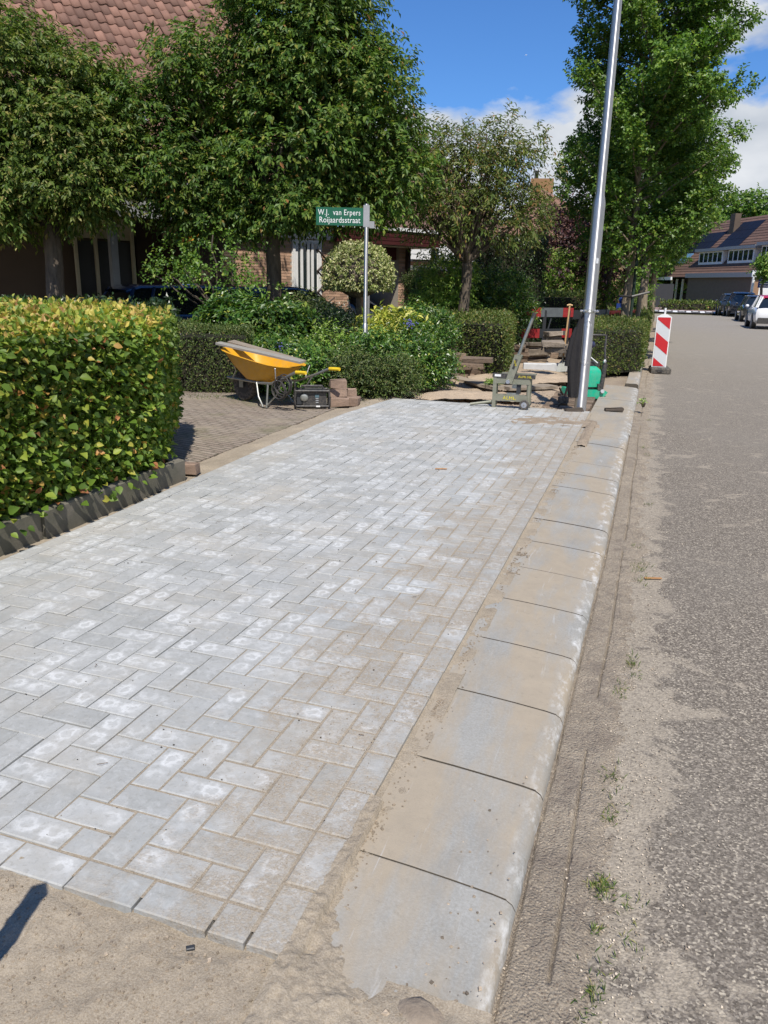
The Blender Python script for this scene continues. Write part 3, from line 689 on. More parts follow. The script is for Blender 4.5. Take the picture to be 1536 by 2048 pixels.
# ---------------- kerb slabs (sloping transition kerb)
kerb = empty('kerb', (0, 0, 0)); tag(kerb, 'new sloping concrete kerb slabs between footpath and gutter', None, None, 'structure')
def kx(x, s):
    return x - .05*np.clip(1-(s-1.2)/3.6, 0, 1.3)*np.clip((x+.62)/.4, 0, 1)
def slab(s0, s1, mat, prof, jz=0, skew=0, name='kerb_slab', parent=None, ch=.0015):
    mb = MB(); rings = []
    c = (prof[0][0]+prof[-1][0])/2
    for s, e in ((s0, .0012), (s0+ch, 0), (s0+ch+.004, 0), (s1-ch-.004, 0), (s1-ch, 0), (s1, .0012)):
        rings.append([(float(kx(x, s)), s, z-e*(1 if i not in (0, len(prof)-1) else 0)+jz) for i, (x, z) in enumerate(prof)])
    mb.loft(rings); o = mb.build(name, mat, parent or kerb, smooth=50); o.data.materials.append(JOINT)
    for p in o.data.polygons:
        if abs(p.normal[1]) > .6: p.material_index = 1
    return o
JOINT = simple('joint_dirt', (.06, .05, .038), (.10, .085, .062), 30, 1.)
PROF = [(-.648, -.16), (-.648, -.020), (-.58, -.023), (-.45, -.030), (-.32, -.040), (-.20, -.051), (-.160, -.058), (-.143, -.069), (-.134, -.086), (-.129, -.112), (-.128, -.17)]
sj = 1.20
for k in range(16):
    slab(sj+k*.494+.0028, sj+(k+1)*.494-.0028, KERB, PROF, jz=random.uniform(-.0035, .001))
PROF2 = [(-.66, -.16), (-.66, -.032), (-.5, -.036), (-.3, -.045), (-.17, -.055), (-.13, -.075), (-.115, -.10), (-.11, -.17)]
s = sj+16*.494
okerb = empty('old_kerb', (0, 0, 0)); tag(okerb, 'weathered older kerb slabs beyond the new ones', None, None, 'structure')
for k in range(5):
    slab(s+k*.9+.004, s+(k+1)*.9-.004, KERB_OLD, PROF2, jz=random.uniform(-.008, 0)-.004, parent=okerb)
s += 4.5; PROF3 = [(-.34, -.2), (-.34, .0), (-.17, .0), (-.145, -.01), (-.135, -.03), (-.12, -.16)]
for k in range(45):
    slab(s+k*1.0+.004, s+(k+1)*1.0-.004, KERB_OLD, PROF3, jz=random.uniform(-.006, 0), parent=okerb, name='kerb_stone')
# gutter blocks
gut = empty('gutter', (0, 0, 0)); tag(gut, 'sandy concrete gutter strip along the kerb', None, None, 'structure')
for k in range(60):
    mb = MB(); L = .75; y0 = -.9+k*L
    mb.cbox((float(kx(-.0765, y0+L/2)), y0+L/2, -.1455), (.092, L-.007, .10+random.uniform(-.003, .005)), .006, random.uniform(-.004, .004), jit=.0015)
    mb.build('gutter_block', GSAND, gut)
def gs_h(X, Y):
    X = X+.05*np.clip(1-(Y-1.2)/3.6, 0, 1.3)
    h = -.0935+.012*fbm(X, Y, 9, 4, 41)+.008*fbm(X, Y, 45, 3, 44)-.028*np.clip((X-.02+.05*fbm(X, Y, 3, 2, 4))*6, 0, 1)
    h -= .016*np.exp(-((X+.026+.006*np.sin(Y*3))/.0045)**2)*(vnoise(X*0, Y, 2.2, 5) > -.22)+.012*np.exp(-((X+.126)/.006)**2)
    return h-.010*np.exp(-(((Y+.9) % .75-.375)/.0055)**2)*(X < -.03)
grid('gutter_sand', -.182, .17, .9, 22, 88, 1500, gs_h, GSAND, label='strip of sand and grit lying along the gutter')
grid('gutter_sand', -.15, .12, 22, 45, 8, 60, lambda X, Y: -.096+0*X, m_soil)
def near_heap(X, Y): return -.021-.055*(X+.65)+.026-.085*np.clip((X+.60+.10*np.clip(1.45-Y, 0, 1)*-3.2), 0, 1)*2.2-.10*np.clip(Y-1.15, 0, 1)*(X+.62 > 0)*.6+.022*fbm(X, Y, 9, 4, 61)+.007*fbm(X, Y, 55, 3, 62)
grid('sand_bed', -.66, -.15, .7, 1.9, 120, 260, near_heap, m_sand1)
# broken stone end at the near kerb
mb = MB(); mb.ball((0, 0, 0), (.062, .045, .03), 11, 7, .12)
tag(mb.build('stone', OLDSTONE2, None, True, loc=G(838, 2034, -.05)), 'round brown stone half sunk in sand at the near kerb end', 'stone')
# crossing plateau
PLAT = simple('plateau_brick', (.30, .20, .17), (.24, .165, .14), 3, .9, bump=.4, bscale=30)
ps = G(1318, 623, -.1)[1]
mb = MB(); mb.box((1.5, ps+8.2, -.07), (22, 16, .14)); tag(mb.build('crossing_plateau', PLAT), 'raised reddish brick crossing at the end of the street', None, None, 'structure')
mk = empty('road_marking', (0, ps, 0)); tag(mk, 'row of white block markings on the ramp of the crossing', None, None, 'structure')
mb = MB(); mb.box((3.5, -.35, -.055), (9, 1.12, .03), rx=.1); mb.build('ramp', simple('ramp_dark', (.10, .095, .09)), mk)
for k in range(9):
    mb = MB(); mb.box((-.55+k*1.0, -.45, -.045), (.34, .75, .03), rx=.1); mb.build('white_block', WHITE, mk)
    mb = MB(); mb.box((-.05+k*1.0, -.1, -.012), (.4, .2, .03), rx=.1); mb.build('white_block', WHITE, mk)

# ---------------- hedge edging
edg = empty('concrete_edging', (0, 0, 0)); tag(edg, 'dark mossy concrete edging boards at the foot of the beech hedge', 'edging')
y = -.2
for k in range(6):
    L = .94 if k < 5 else .62
    mb = MB(); mb.cbox((-3.405+.012*math.sin(k*2.), y+L/2, -.0), (.058, L-.01, .30), .008, random.uniform(-.01, .01), jit=.004); mb.build('edging_board', EDGE, edg); y += L
mb = MB(); mb.cbox((-3.53, y-.02, -.0), (.27, .06, .30), .008, -.6, jit=.004); mb.build('edging_board', EDGE, edg)
E_END = y
cb = G(372, 945)
mb = MB(); mb.cbox((0, 0, .04), (.20, .10, .085), .01, .25, jit=.006); tag(mb.build('loose_brick', BROWNST, None, loc=cb), 'brown brick lying on the sand at the beech hedge corner', 'brick')

# ================================================================== BUILDINGS
def C2(x, y, z=0): return toworld(np.array([x, y, z], float))
class Facade:
    """local x along the wall (to the right seen from outside), local y into the building, z up"""
    def __init__(s, name, p, u, label, cat='house'):
        u = np.array(u, float); u /= np.linalg.norm(u); uw = toworld(np.array([*u, 0.]))[:2]
        s.u = uw; s.v = np.array([-uw[1], uw[0]]); s.p = C2(*p)[:2]
        s.root = empty(name, (*s.p, 0), math.atan2(uw[1], uw[0])); tag(s.root, label, cat)
    def at(s, px, py, off=0.):
        d = ray(px, py); p = s.p+s.v*off; t = ((p-CAM[:2]) @ s.v)/(d[:2] @ s.v); q = CAM+d*t
        return (q[:2]-s.p) @ s.u, q[2]
    def loc(s, P): q = np.array(P[:2])-s.p; return q @ s.u, q @ s.v
    def W(s, a, b, z=0): return np.array([*(s.p+s.u*a+s.v*b), z])
    def box(s, name, mat, a0, a1, z0, z1, y0, y1, parent=None, label=None):
        mb = MB(); mb.box(((a0+a1)/2, (y0+y1)/2, (z0+z1)/2), (abs(a1-a0), abs(y1-y0), abs(z1-z0))); return mb.build(name, mat, parent or s.root, label=label)
def bricks_on(F, a0, a1, z0, z1, y, mat, parent=None, bond=0, Lb=.215, Hb=.0625, holes=()):
    mb = MB(); r = 0; z = z0
    while z < z1-.03:
        a = a0-(Lb/2 if r % 2 else 0)
        while a < a1:
            x0, x1 = max(a, a0)+.005, min(a+Lb, a1)-.005
            if x1-x0 > .03 and not any(h[0] < (x0+x1)/2 < h[1] and h[2] < z+.03 < h[3] for h in holes):
                q = random.uniform(.006, .012); c = ((x0+x1)/2, y-q/2, z+Hb/2); w2, h2 = (x1-x0)/2, Hb/2-.005
                mb.add([(c[0]-w2, y-q, c[2]-h2), (c[0]+w2, y-q, c[2]-h2), (c[0]+w2, y-q, c[2]+h2), (c[0]-w2, y-q, c[2]+h2),
                        (c[0]-w2, y, c[2]-h2), (c[0]+w2, y, c[2]-h2), (c[0]+w2, y, c[2]+h2), (c[0]-w2, y, c[2]+h2)],
                       [(0, 1, 2, 3), (0, 4, 5, 1), (1, 5, 6, 2), (2, 6, 7, 3), (3, 7, 4, 0)])
            a += Lb
        z += Hb; r += 1
    o = mb.build('brickwork', mat, parent or F.root); o['kind'] = 'stuff'; return o
UH = (.77, .64)
H1 = Facade('brick_house', (-1.46, 19.0), UH, 'pink brick house with steep terracotta roof behind the two big garden trees')
# walls: sunny wall with the tall white window, bay recess with the parked car, pier
aL = H1.at(470, 500)[0]; a1, _ = H1.at(697, 540); aP0, _ = H1.at(797, 540); aP1, _ = H1.at(812, 540); aD = H1.at(-200, 500)[0]
w0, _ = H1.at(583, 540); w1, _ = H1.at(642, 540)
mw = H1.box('wall', MORTAR, aL, a1, -.1, 2.75, .0, .3)
bricks_on(H1, aL, a1, 0.2, 2.75, 0, BRICKW, holes=[(w0, w1, 0, 2.45)])
H1.box('wall', MORTAR, a1, aP1, -.1, 2.9, 2.6, 2.8); 
bricks_on(H1, a1, aP1, 0.2, 2.8, 2.6, BRICKW)
H1.box('wall', MORTAR, aP0, aP1, -.1, 2.75, .0, 2.6)
bricks_on(H1, aP0, aP1, .2, 2.75, 0, BRICKW)
# tall window
wf = H1.box('window', WHITE, w0, w1, .15, 2.45, -.03, .05)
wg = H1.box('pane', GLASS, w0+.16, w1-.14, .2, 2.36, -.034, -.03, wf)
for t_ in (.05, .30, .52, .66, .9):
    H1.box('frame', WHITE, w0+(w1-w0)*t_-.03, w0+(w1-w0)*t_+.035, .15, 2.4, -.06, -.034, wf)
H1.box('white_lintel', WHITE, w0-1.1, a1-.25, 2.47, 2.74, -.05, -.014)
# zigzag trellis on the wall
c0, _ = H1.at(632, 540); c1, _ = H1.at(652, 540)
tr = empty('trellis', H1.W(c0, -.06)); tr.rotation_euler = H1.root.rotation_euler; tag(tr, 'brown zigzag wooden wall bracket on the sunny brick wall', 'trellis')
zs = np.linspace(.35, 2.25, 9)
for i in range(8):
    mb = MB(); mb.tube([((c1-c0) if i % 2 else 0, 0, zs[i]), (0 if i % 2 else (c1-c0), 0, zs[i+1])], .022, 4); mb.build('slat', DKWOOD, tr)
    mb = MB(); mb.tube([((c1-c0) if i % 2 else 0, -.02, zs[i]), ((c1-c0)*1.7 if i % 2 else .25, -.02, zs[i]+.12)], .018, 4)
    if i % 2: mb.build('slat', DKWOOD, tr)
# maroon canopy
ca, zt = H1.at(690, 452, -.5); cb_, zt2 = H1.at(880, 466, -.5); _, zb = H1.at(760, 488.6, -.5)
n = 4; can = H1.box('canopy', MAROON, ca, cb_, zb+.03, zt2-.04, -.46, 2.5)
for k in range(n):
    h = (zt2-zb)/n; H1.box('plank', MAROON, ca, cb_+.02, zb+h*k+.006, zb+h*(k+1)-.006, -.5, -.462, can)
H1.box('soffit', CREAM, ca+.1, cb_-.1, zb-.02, zb+.03, -.4, 2.5, can); H1.box('roof_edge', WHITE, ca-.05, cb_+.03, zt2-.03, zt2+.05, -.53, -.46, can)
H1.box('beam', MAROON, H1.at(735, 500, .1)[0], H1.at(803, 500, .1)[0], zb-.32, zb-.02, .1, .2)
def col_(px, w, m, off=-.3, z1=None, nm='column'):
    a, _ = H1.at(px, 560, off); return H1.box(nm, m, a-w/2, a+w/2, -.05, z1 or zb, off-.06, off+.06)
col_(868, .16, GREYP, -.3); col_(815, .07, DKWOOD, -.1); col_(722, .16, DKWOOD, -.2, zb-.0); col_(735, .05, GREYP, -.22)
# dark entrance beyond pier + window on recess
a_, z_ = H1.at(735, 585, 2.55); H1.box('window', WHITE, a_-.1, a_+.9, .5, 2.1, 2.5, 2.58); H1.box('pane', GLASS, a_-.04, a_+.84, .55, 2.04, 2.492, 2.5)
# carport on the left
acp = H1.at(410, 460)[0]
H1.box('dark_wall', BRICKD, aD-3, acp, -.1, 3.2, 1.2, 1.4)
bricks_on(H1, H1.at(400, 500)[0], aL, .2, 3.0, 0, BRICKD); H1.box('wall', BRICKD, acp, aL, -.1, 3.1, 0, .3)
for x0, x1, y0, y1, m, nm in ((150, 222, 438, 478, CREAM, 'fascia_panel'), (235, 268, 438, 482, CREAM, 'fascia_panel'), (325, 386, 446, 486, CREAM, 'fascia_panel'),
                              (268, 325, 432, 600, DKWOOD, 'garage_door'), (150, 268, 480, 606, DKGREY, 'glass_door')):
    A0, Z1 = H1.at(x0, y0, .9); A1, Z0 = H1.at(x1, y1, .9); H1.box(nm, m, A0, A1, max(Z0, .05), Z1, .9, .98)
for px in (155, 195, 268):
    a, _ = H1.at(px, 540, .85); H1.box('post', CREAM, a-.025, a+.025, 0, 2.45, .8, .9)
a, _ = H1.at(228, 520, -.3); H1.box('carport_post', GREYP, a-.07, a+.07, 0, 2.9, -.37, -.23)
A0, Z1 = H1.at(384, 450, .8); A1, Z0 = H1.at(396, 482, .8); H1.box('wall_lamp', LAMPM, A0, A1, Z0, Z1, .7, .9)
A0, _ = H1.at(180, 350, -.4); A1, _ = H1.at(430, 350, -.4); _, Z1 = H1.at(340, 372, -.4); _, Z0 = H1.at(340, 440, -.4)
H1.box('carport_fascia', GREYP, A0-6, A1, Z0, Z1-.1, -.45, -.38); H1.box('carport_roof', GREYP, A0-6, A1, Z0+.1, Z0+.2, -.38, 1.2)
# roof
e_a, e_z = H1.at(350, 362, -.45); RE = e_z; PIT = math.radians(46)
r0, r1 = e_a-5.2, H1.at(705, 470)[0]; SL = 9.0
roof = empty('roof', (0, -.45, RE)); roof.parent = H1.root
mb = MB(); cp, sp_ = math.cos(PIT), math.sin(PIT)
mb.add([(r0, 0, -.06), (r1, 0, -.06), (r1, SL*cp, SL*sp_-.06), (r0, SL*cp, SL*sp_-.06), (r0, 0, -.2), (r1, 0, -.2), (r1, SL*cp*1.0, SL*sp_-.2), (r0, SL*cp, SL*sp_-.2)],
       [(0, 1, 2, 3), (7, 6, 5, 4), (0, 4, 5, 1), (1, 5, 6, 2), (2, 6, 7, 3), (3, 7, 4, 0)]); mb.build('roof_deck', TILE, roof)
mb = MB(); mb.add([(r1-.05, .3, -.4), (r1-.05, SL*cp, -.4), (r1-.05, SL*cp, SL*sp_-.2), (r1-.15, .3, -.4), (r1-.15, SL*cp, -.4), (r1-.15, SL*cp, SL*sp_-.2), (r1-.05, .3, .1), (r1-.15, .3, .1)],
       [(0, 1, 2, 6), (3, 7, 5, 4), (6, 2, 5, 7), (0, 6, 7, 3), (1, 4, 5, 2)]); mb.build('gable_wall', BRICKP, roof)
H1.box('gutter', GREYP, r0, r1, RE-.14, RE-.03, -.6, -.47)
TW, TL = .215, .335
def tile_geo():
    xs = [0, .035, .07, .105, .14, .175, .215]; zz = [.012, .0, .004, .02, .045, .046, .018]
    vs = []; 
    for yy, dz in ((0, .022), (TL+.03, .002)):
        for x, z in zip(xs, zz): vs.append((x, yy, z+dz))
    for x, z in zip(xs, zz): vs.append((x, 0, z+.004))
    fs = [(i, i+1, 8+i, 7+i) for i in range(6)]+[(14+i, 14+i+1, i+1, i) for i in range(6)]
    return np.array(vs), fs
tv, tf = tile_geo(); Rt = np.array([[1, 0, 0], [0, cp, -sp_], [0, sp_, cp]]); tvr = tv @ Rt.T
tme = bpy.data.meshes.new('roof_tile'); tme.from_pydata([tuple(v) for v in tvr], [], tf); tme.materials.append(TILE); tme.polygons.foreach_set('use_smooth', [True]*len(tf))
tiles = []
for i in range(int((r1-r0)/TW)):
    for j in range(int(SL/TL)): tiles.append((r0+i*TW, j*TL))
TT = np.array(tiles); loc = np.stack([TT[:, 0], TT[:, 1]*cp-.45, TT[:, 1]*sp_+RE], 1)
Wp = np.concatenate([H1.p+loc[:, :1]*H1.u+loc[:, 1:2]*H1.v, loc[:, 2:]], 1); qx, qy, qd = proj(Wp)
hole = ((qx > 90) & (qx < 330) & (qy > -20) & (qy < 130)) | ((qx > 235) & (qx < 345) & (qy > 280) & (qy < 365))
sc_ = np.where(hole, 0, 50)+np.where((qx > -10) & (qx < 700) & (qy > -20), 0, 100)+qd; od = np.argsort(sc_)[:300]; odset = set(od.tolist())
jv = []; jf = []
for idx, (a, b) in enumerate(tiles):
    p = np.array([a+random.gauss(0, .003), b*cp, b*sp_])+np.array([0, random.gauss(0, .005), random.gauss(0, .005)])
    if idx in odset: o = link('roof_tile', tme, roof, p); o.rotation_euler = (random.gauss(0, .008), random.gauss(0, .012), random.gauss(0, .01))
    else:
        b0 = len(jv); jv += [tuple(v+p) for v in tvr]; jf += [tuple(b0+i for i in f) for f in tf]
me = bpy.data.meshes.new('roof_tile'); me.from_pydata(jv, [], jf); me.materials.append(TILE); me.polygons.foreach_set('use_smooth', [True]*len(jf)); o = link('roof_tile', me, roof); o['kind'] = 'stuff'
# skylight in that roof
a, z = H1.at(236, 238, 1.6); yy = (z-RE)/sp_*cp
sk = empty('skylight', (0, 0, 0)); sk.parent = H1.root
for m, d, h in ((GREYP, .40, .07), (simple('sky_glass', (.02, .04, .11), None, 5, .4), .33, .09)):
    mb = MB(); mb.box((0, 0, 0), (d*1.1, d*1.5, h)); o = mb.build('skylight_frame' if d > .35 else 'skylight_pane', m, sk); o.location = (a, yy-.45, RE+yy/cp*sp_+.06); o.rotation_euler = (PIT, 0, 0)

# second house with white fascia behind the prunus, gable and chimney
H2 = Facade('white_fascia_house', (1.6, 29.5), (.80, .60), 'house with white fascia boards and grey pipes behind the flowering cherry')
A0, Z1 = H2.at(800, 487); A1, Z0 = H2.at(985, 521); _, Zb = H2.at(840, 520)
wd = H2.box('fascia', WHITE, A0-1.5, A1, Zb, Z1, -.5, -.4)
for k in (1, 2): H2.box('board_joint', GREYP, A0-1.5, A1, Zb+(Z1-Zb)*k/3-.01, Zb+(Z1-Zb)*k/3+.01, -.503, -.5, wd)
H2.box('wall', MORTAR, A0-1, A1-.6, 0, Zb, 1.2, 1.4); bricks_on(H2, A0-1, A1-.6, .1, Zb, 1.2, BRICKW)
H2.box('white_sill', WHITE, A0-1.5, A1-.3, Zb-.35, Zb-.2, -.2, .1)
for px in (828, 843, 860):
    a, _ = H2.at(px, 560, 1.1); f = H2.box('window', WHITE, a-.3, a+.3, .7, Zb-.5, 1.05, 1.18); H2.box('pane', GLASS, a-.22, a+.22, .78, Zb-.58, 1.04, 1.05, f)
mb = MB(); mb.add([(A0-1.5, -.4, Z1-.03), (A1, -.4, Z1-.03), (A1-.5, 4.2, Z1+3.2), (A0-1.5, 4.2, Z1+3.2)], [(0, 1, 2, 3)]); mb.build('roof', TILE_F, H2.root)
H3 = Facade('gable_house', (5.0, 31), (.985, -.17), 'pinkish brick gable with a chimney behind the cherry tree')
A0, Zt = H3.at(985, 430); A1, _ = H3.at(1150, 430); ac, zc = H3.at(1085, 356); _, zt = H3.at(1085, 378)
mb = MB(); ez = H3.at(1000, 470)[1]
mb.add([(A0, 0, 0), (A1+2, 0, 0), (A1+2, 0, H3.at(1180, 470)[1]), (H3.at(1085, 380)[0], 0, zt), (A0, 0, ez), (A0, 5, 0), (A1+2, 5, 0), (A1+2, 5, ez), (ac, 5, zt), (A0, 5, ez)],
       [(0, 1, 2, 3, 4), (9, 8, 7, 6, 5), (3, 8, 9, 4), (3, 2, 7, 8), (1, 6, 7, 2), (0, 4, 9, 5)]); mb.build('gable_wall', BRICKP, H3.root)
ch = H3.box('chimney', simple('orange_brick', (.34, .19, .09), (.26, .15, .07), 20, .9), ac-.42, ac+.42, zt-1.0, zc, .1, .8)
H3.box('chimney_pot', DKGREY, ac-.3, ac-.15, zc, zc+.3, .3, .45, ch)
for px, py in ((1005, 395),): 
    a, z = H3.at(px, py, -.1); 
H4 = Facade('tiled_roof_house', (3.2, 33), (.80, .60), 'dark tiled roof showing through the cherry crown')
A0, Z0 = H4.at(880, 470); A1, Z1 = H4.at(1040, 460)
mb = MB(); mb.add([(A0-1, 0, 3.2), (A1, 0, 3.2), (A1-1, 4.4, 7.4), (A0-1, 4.4, 7.4)], [(0, 1, 2, 3)]); mb.build('roof', TILE_F, H4.root)
mb = MB(); mb.box(((A0+A1)/2-.5, .6, 1.6), (A1-A0+1, .3, 3.2)); mb.build('wall', MORTAR, H4.root)

# far row of houses on the right
H5 = Facade('terrace_house', (32.7, 90), (.14, -.99), 'far terraced house with brown tile roof, solar panels and white dormers')
def f5(px, py, off=0): return H5.at(px, py, off)
a0, z0 = f5(1333, 551); a1, z1 = f5(1548, 547); EZ = 3.3; RZ = 9.3; RO = 6.0; a0r = f5(1425, 452, RO)[0]
aEnd = 26.0
mb = MB(); mb.add([(a0r-.3, -.4, EZ-.35), (aEnd, -.4, EZ-.35), (aEnd, RO, RZ), (a0r-.3, RO, RZ), (aEnd, RO*2, EZ), (a0r-.3, RO*2, EZ)], [(0, 1, 2, 3), (3, 2, 4, 5), (0, 3, 5)]); mb.build('roof', TILE_F, H5.root)
rp = math.atan2(RZ-EZ+.35, RO+.4)
def on_roof(px, py):          # point of the roof plane seen at a pixel -> local a, b, z
    d = ray(px, py); n2 = -(RZ-EZ+.35)/(RO+.4)      # z = EZ-.35 + k (b+.4)
    k = -n2; du, dv = d[:2] @ H5.u, d[:2] @ H5.v; q = CAM[:2]-H5.p; qu, qv = q @ H5.u, q @ H5.v
    t = (EZ-.35+k*(qv+.4)-CAMH)/(d[2]-k*dv); return qu+du*t, qv+dv*t, CAMH+d[2]*t
k5 = (RZ-EZ+.35)/(RO+.4)
def rquad(name, mat, a0, a1, b0, b1, th, parent=None):
    mb = MB(); zf = lambda b: EZ-.35+k5*(b+.4)
    mb.add([(a, b, zf(b)+t) for t in (.0, th) for a, b in ((a0, b0), (a1, b0), (a1, b1), (a0, b1))], [(0, 3, 2, 1), (4, 5, 6, 7), (0, 1, 5, 4), (1, 2, 6, 5), (2, 3, 7, 6), (3, 0, 4, 7)])
    return mb.build(name, mat, parent or H5.root)
nb = 22      # tile courses
mb = MB()
for k in range(nb):
    b0 = -.4+(RO+.4)*k/nb; b1 = -.4+(RO+.4)*(k+1)/nb; zf = lambda b: EZ-.35+k5*(b+.4)
    mb.add([(a0r-.3, b0, zf(b0)+.015), (aEnd, b0, zf(b0)+.015), (aEnd, b0, zf(b0)+.07), (a0r-.3, b0, zf(b0)+.07), (aEnd, b1, zf(b1)+.012), (a0r-.3, b1, zf(b1)+.012)], [(0, 1, 2, 3), (3, 2, 4, 5)])
o = mb.build('tile_course', TILE_F, H5.root); o['kind'] = 'stuff'
def pan(pxs, nc, nr):
    P4 = [on_roof(*p) for p in pxs]; A0 = min(P4[0][0], P4[3][0])*.5+max(P4[0][0], P4[3][0])*.5; A1 = (P4[1][0]+P4[2][0])/2; B0 = (P4[0][1]+P4[1][1])/2; B1 = (P4[2][1]+P4[3][1])/2
    for i in range(nc):
        for j in range(nr):
            a_0, a_1 = A0+(A1-A0)*i/nc, A0+(A1-A0)*(i+1)/nc; b_0, b_1 = B0+(B1-B0)*j/nr, B0+(B1-B0)*(j+1)/nr
            rquad('solar_panel', SOLAR, a_0+.02, a_1-.02, b_0+.015, b_1-.015, .14)
pan([(1365, 511), (1418, 503), (1450, 466), (1408, 470)], 5, 2)
pan([(1427, 502), (1483, 495), (1522, 443), (1490, 446)], 5, 3)
qa, qb, qz = on_roof(1470, 465); cA, cB, cZ = on_roof(1468, 462)
H5.box('chimney', BRICKD, cA-.45, cA+.45, cZ-1.2, RZ+.35, cB-.35, cB+.35)
a_, b_, z_ = on_roof(1370, 518); rquad('skylight', simple('skylight_glass', (.12, .25, .42), None, 3, .1), a_-.9, a_+.9, b_-.6, b_+.5, .12)
for xa, xb, yt, yb in ((1396, 1454, 506, 530), (1454, 1517, 500, 527), (1520, 1580, 495, 520)):
    pa, za = f5(xa, yb, .9); pb, zb_ = f5(xb-4, yb, .9); _, zt_ = f5(xa, yt, .9)
    zt_ = za+1.62; pb -= .6
    dm = H5.box('dormer', WHITE, pa, pb, za, zt_-.3, .9, 4.5); H5.box('dormer_roof', GREYP, pa-.4, pb+.5, zt_-.3, zt_, .55, 4.6, dm)
    for i in range(5):
        x0 = pa+(pb-pa)*(.05+i*.19); H5.box('pane', GLASS, x0, x0+(pb-pa)*.14, za+.25, zt_-.45, .86, .9, dm)
ga, _ = f5(1377, 580); H5.box('garage_wall', simple('dark_render', (.15, .12, .09), (.13, .10, .075), 3, .9), ga, aEnd-8, 0, EZ-.35, -.2, .1)
H5.box('fascia', GREYP, ga-.1, aEnd-8, EZ-.4, EZ+.05, -.55, -.42)
H5.box('wall', BRICKD, a0r, ga, 0, EZ-.4, 1.6, 1.8)
for px in (1343, 1353, 1365): a_, _ = f5(px, 580, .1); H5.box('post', CREAM, a_-.12, a_+.12, 0, EZ-.5, -.05, .1)
a_, z_ = f5(1333, 553, -.6); H5.box('white_box', WHITE, a_-2.4, a_+1.2, EZ-.62, EZ-.28, -.7, -.5)
a_, _ = f5(1512, 570, -6); 
H6 = Facade('garage', (28.6, 57), (.95, -.3), 'white garage door with brown pillar at the far right edge')
a_, z_ = H6.at(1512, 554); H6.box('door', WHITE, a_+.3, a_+4, 0, z_, .05, .15); H6.box('pillar', simple('tan_brick', (.35, .2, .11)), a_-.25, a_+.3, 0, z_+.1, 0, .3); H6.box('roof_edge', WHITE, a_-.3, a_+4.2, z_, z_+.45, -.2, .3)
fe = empty('board_fence', (0, 0, 0)); tag(fe, 'dark upright board fence beside the far terraced house', 'fence')
p0 = D(1300, 570, 74); p1 = D(1346, 570, 76)
for i in range(22):
    q = p0+(p1-p0)*i/21; mb = MB(); mb.box((q[0], q[1], 1.05), (.2, .05, 2.1+random.uniform(-.03, .03)), rz=.3); mb.build('board', DKGREY, fe)

# ================================================================== VEGETATION
def gxy(px, d, z=0): p = D(px, 580, d); return np.array([p[0], p[1], z])
# near beech hedge
HP = [(-3.42, -.6), (-3.43, E_END-.27), (-4.38, 6.5), (-7.4, 7.6), (-7.6, -.6)]
bh = hedge('beech_hedge', HP, .15, 1.17, LF['beech'], 'big clipped beech hedge with yellow scorched top, nearest on the left', dens=5200, ll=.047, lw=.033, jit=.045, topm=LF['beecht'], core=.16, rich=True, topdens=2600, lump=.03, up=.3, tall=.03)
# the leaves that show largest are single parts
lm = [np_mesh('leaf', *leaf_geo(np.zeros((1, 3)), np.array([[1., 0, 0]]), np.array([[.0, .1*i, 1.]]), .060, .042, True, .15+.08*i), LF['beech'], True) for i in range(3)]
for i in range(300):
    if i < 235: s_ = 3.0+(E_END-3.4)*random.random()**.8; P = Vector((-3.37+random.uniform(-.02, .05), s_, random.uniform(.08, 1.1))); N = Vector((1, -.1, .3))
    else: t = random.random(); P = Vector((-3.42-t*.85, E_END-.32+t*1.5, random.uniform(.1, 1.1))); N = Vector((.8, .4, .3))
    d = (N+Vector((random.gauss(0, .6), random.gauss(0, .8), random.gauss(-.35, .5)))).normalized(); nn = (N+Vector((random.gauss(0, .5), random.gauss(0, .5), .6))).normalized()
    s2 = d.cross(nn).normalized(); n3 = s2.cross(d)
    o = link('leaf', lm[i % 3], bh); m = Matrix((d, s2, n3)).transposed().to_4x4(); m.translation = P-Vector(bh.location); o.matrix_basis = m @ Matrix.Scale(random.uniform(.75, 1.25), 4)
# low dark planting behind the beech hedge
hedge('ground_cover_hedge', [gxy(-60, 9.6)[:2], gxy(330, 10.6)[:2], gxy(345, 12.4)[:2], gxy(-60, 12.)[:2]], 0, 1.12, LF['dark'], 'low dark glossy hedge behind the yellow topped beech hedge', dens=700, ll=.07, lw=.035, jit=.07, lump=.05)
# clipped small leaf hedge behind the wheelbarrow
a, b, c_, d_ = G(352, 783)[:2], G(505, 786)[:2], gxy(500, 12.6)[:2], gxy(300, 13.)[:2]
hedge('clipped_hedge', [a, b, c_, d_], 0, .86, LF['yew'], 'clipped small leaved hedge behind the yellow wheelbarrow', dens=2600, ll=.035, lw=.018, jit=.035, lump=.02)
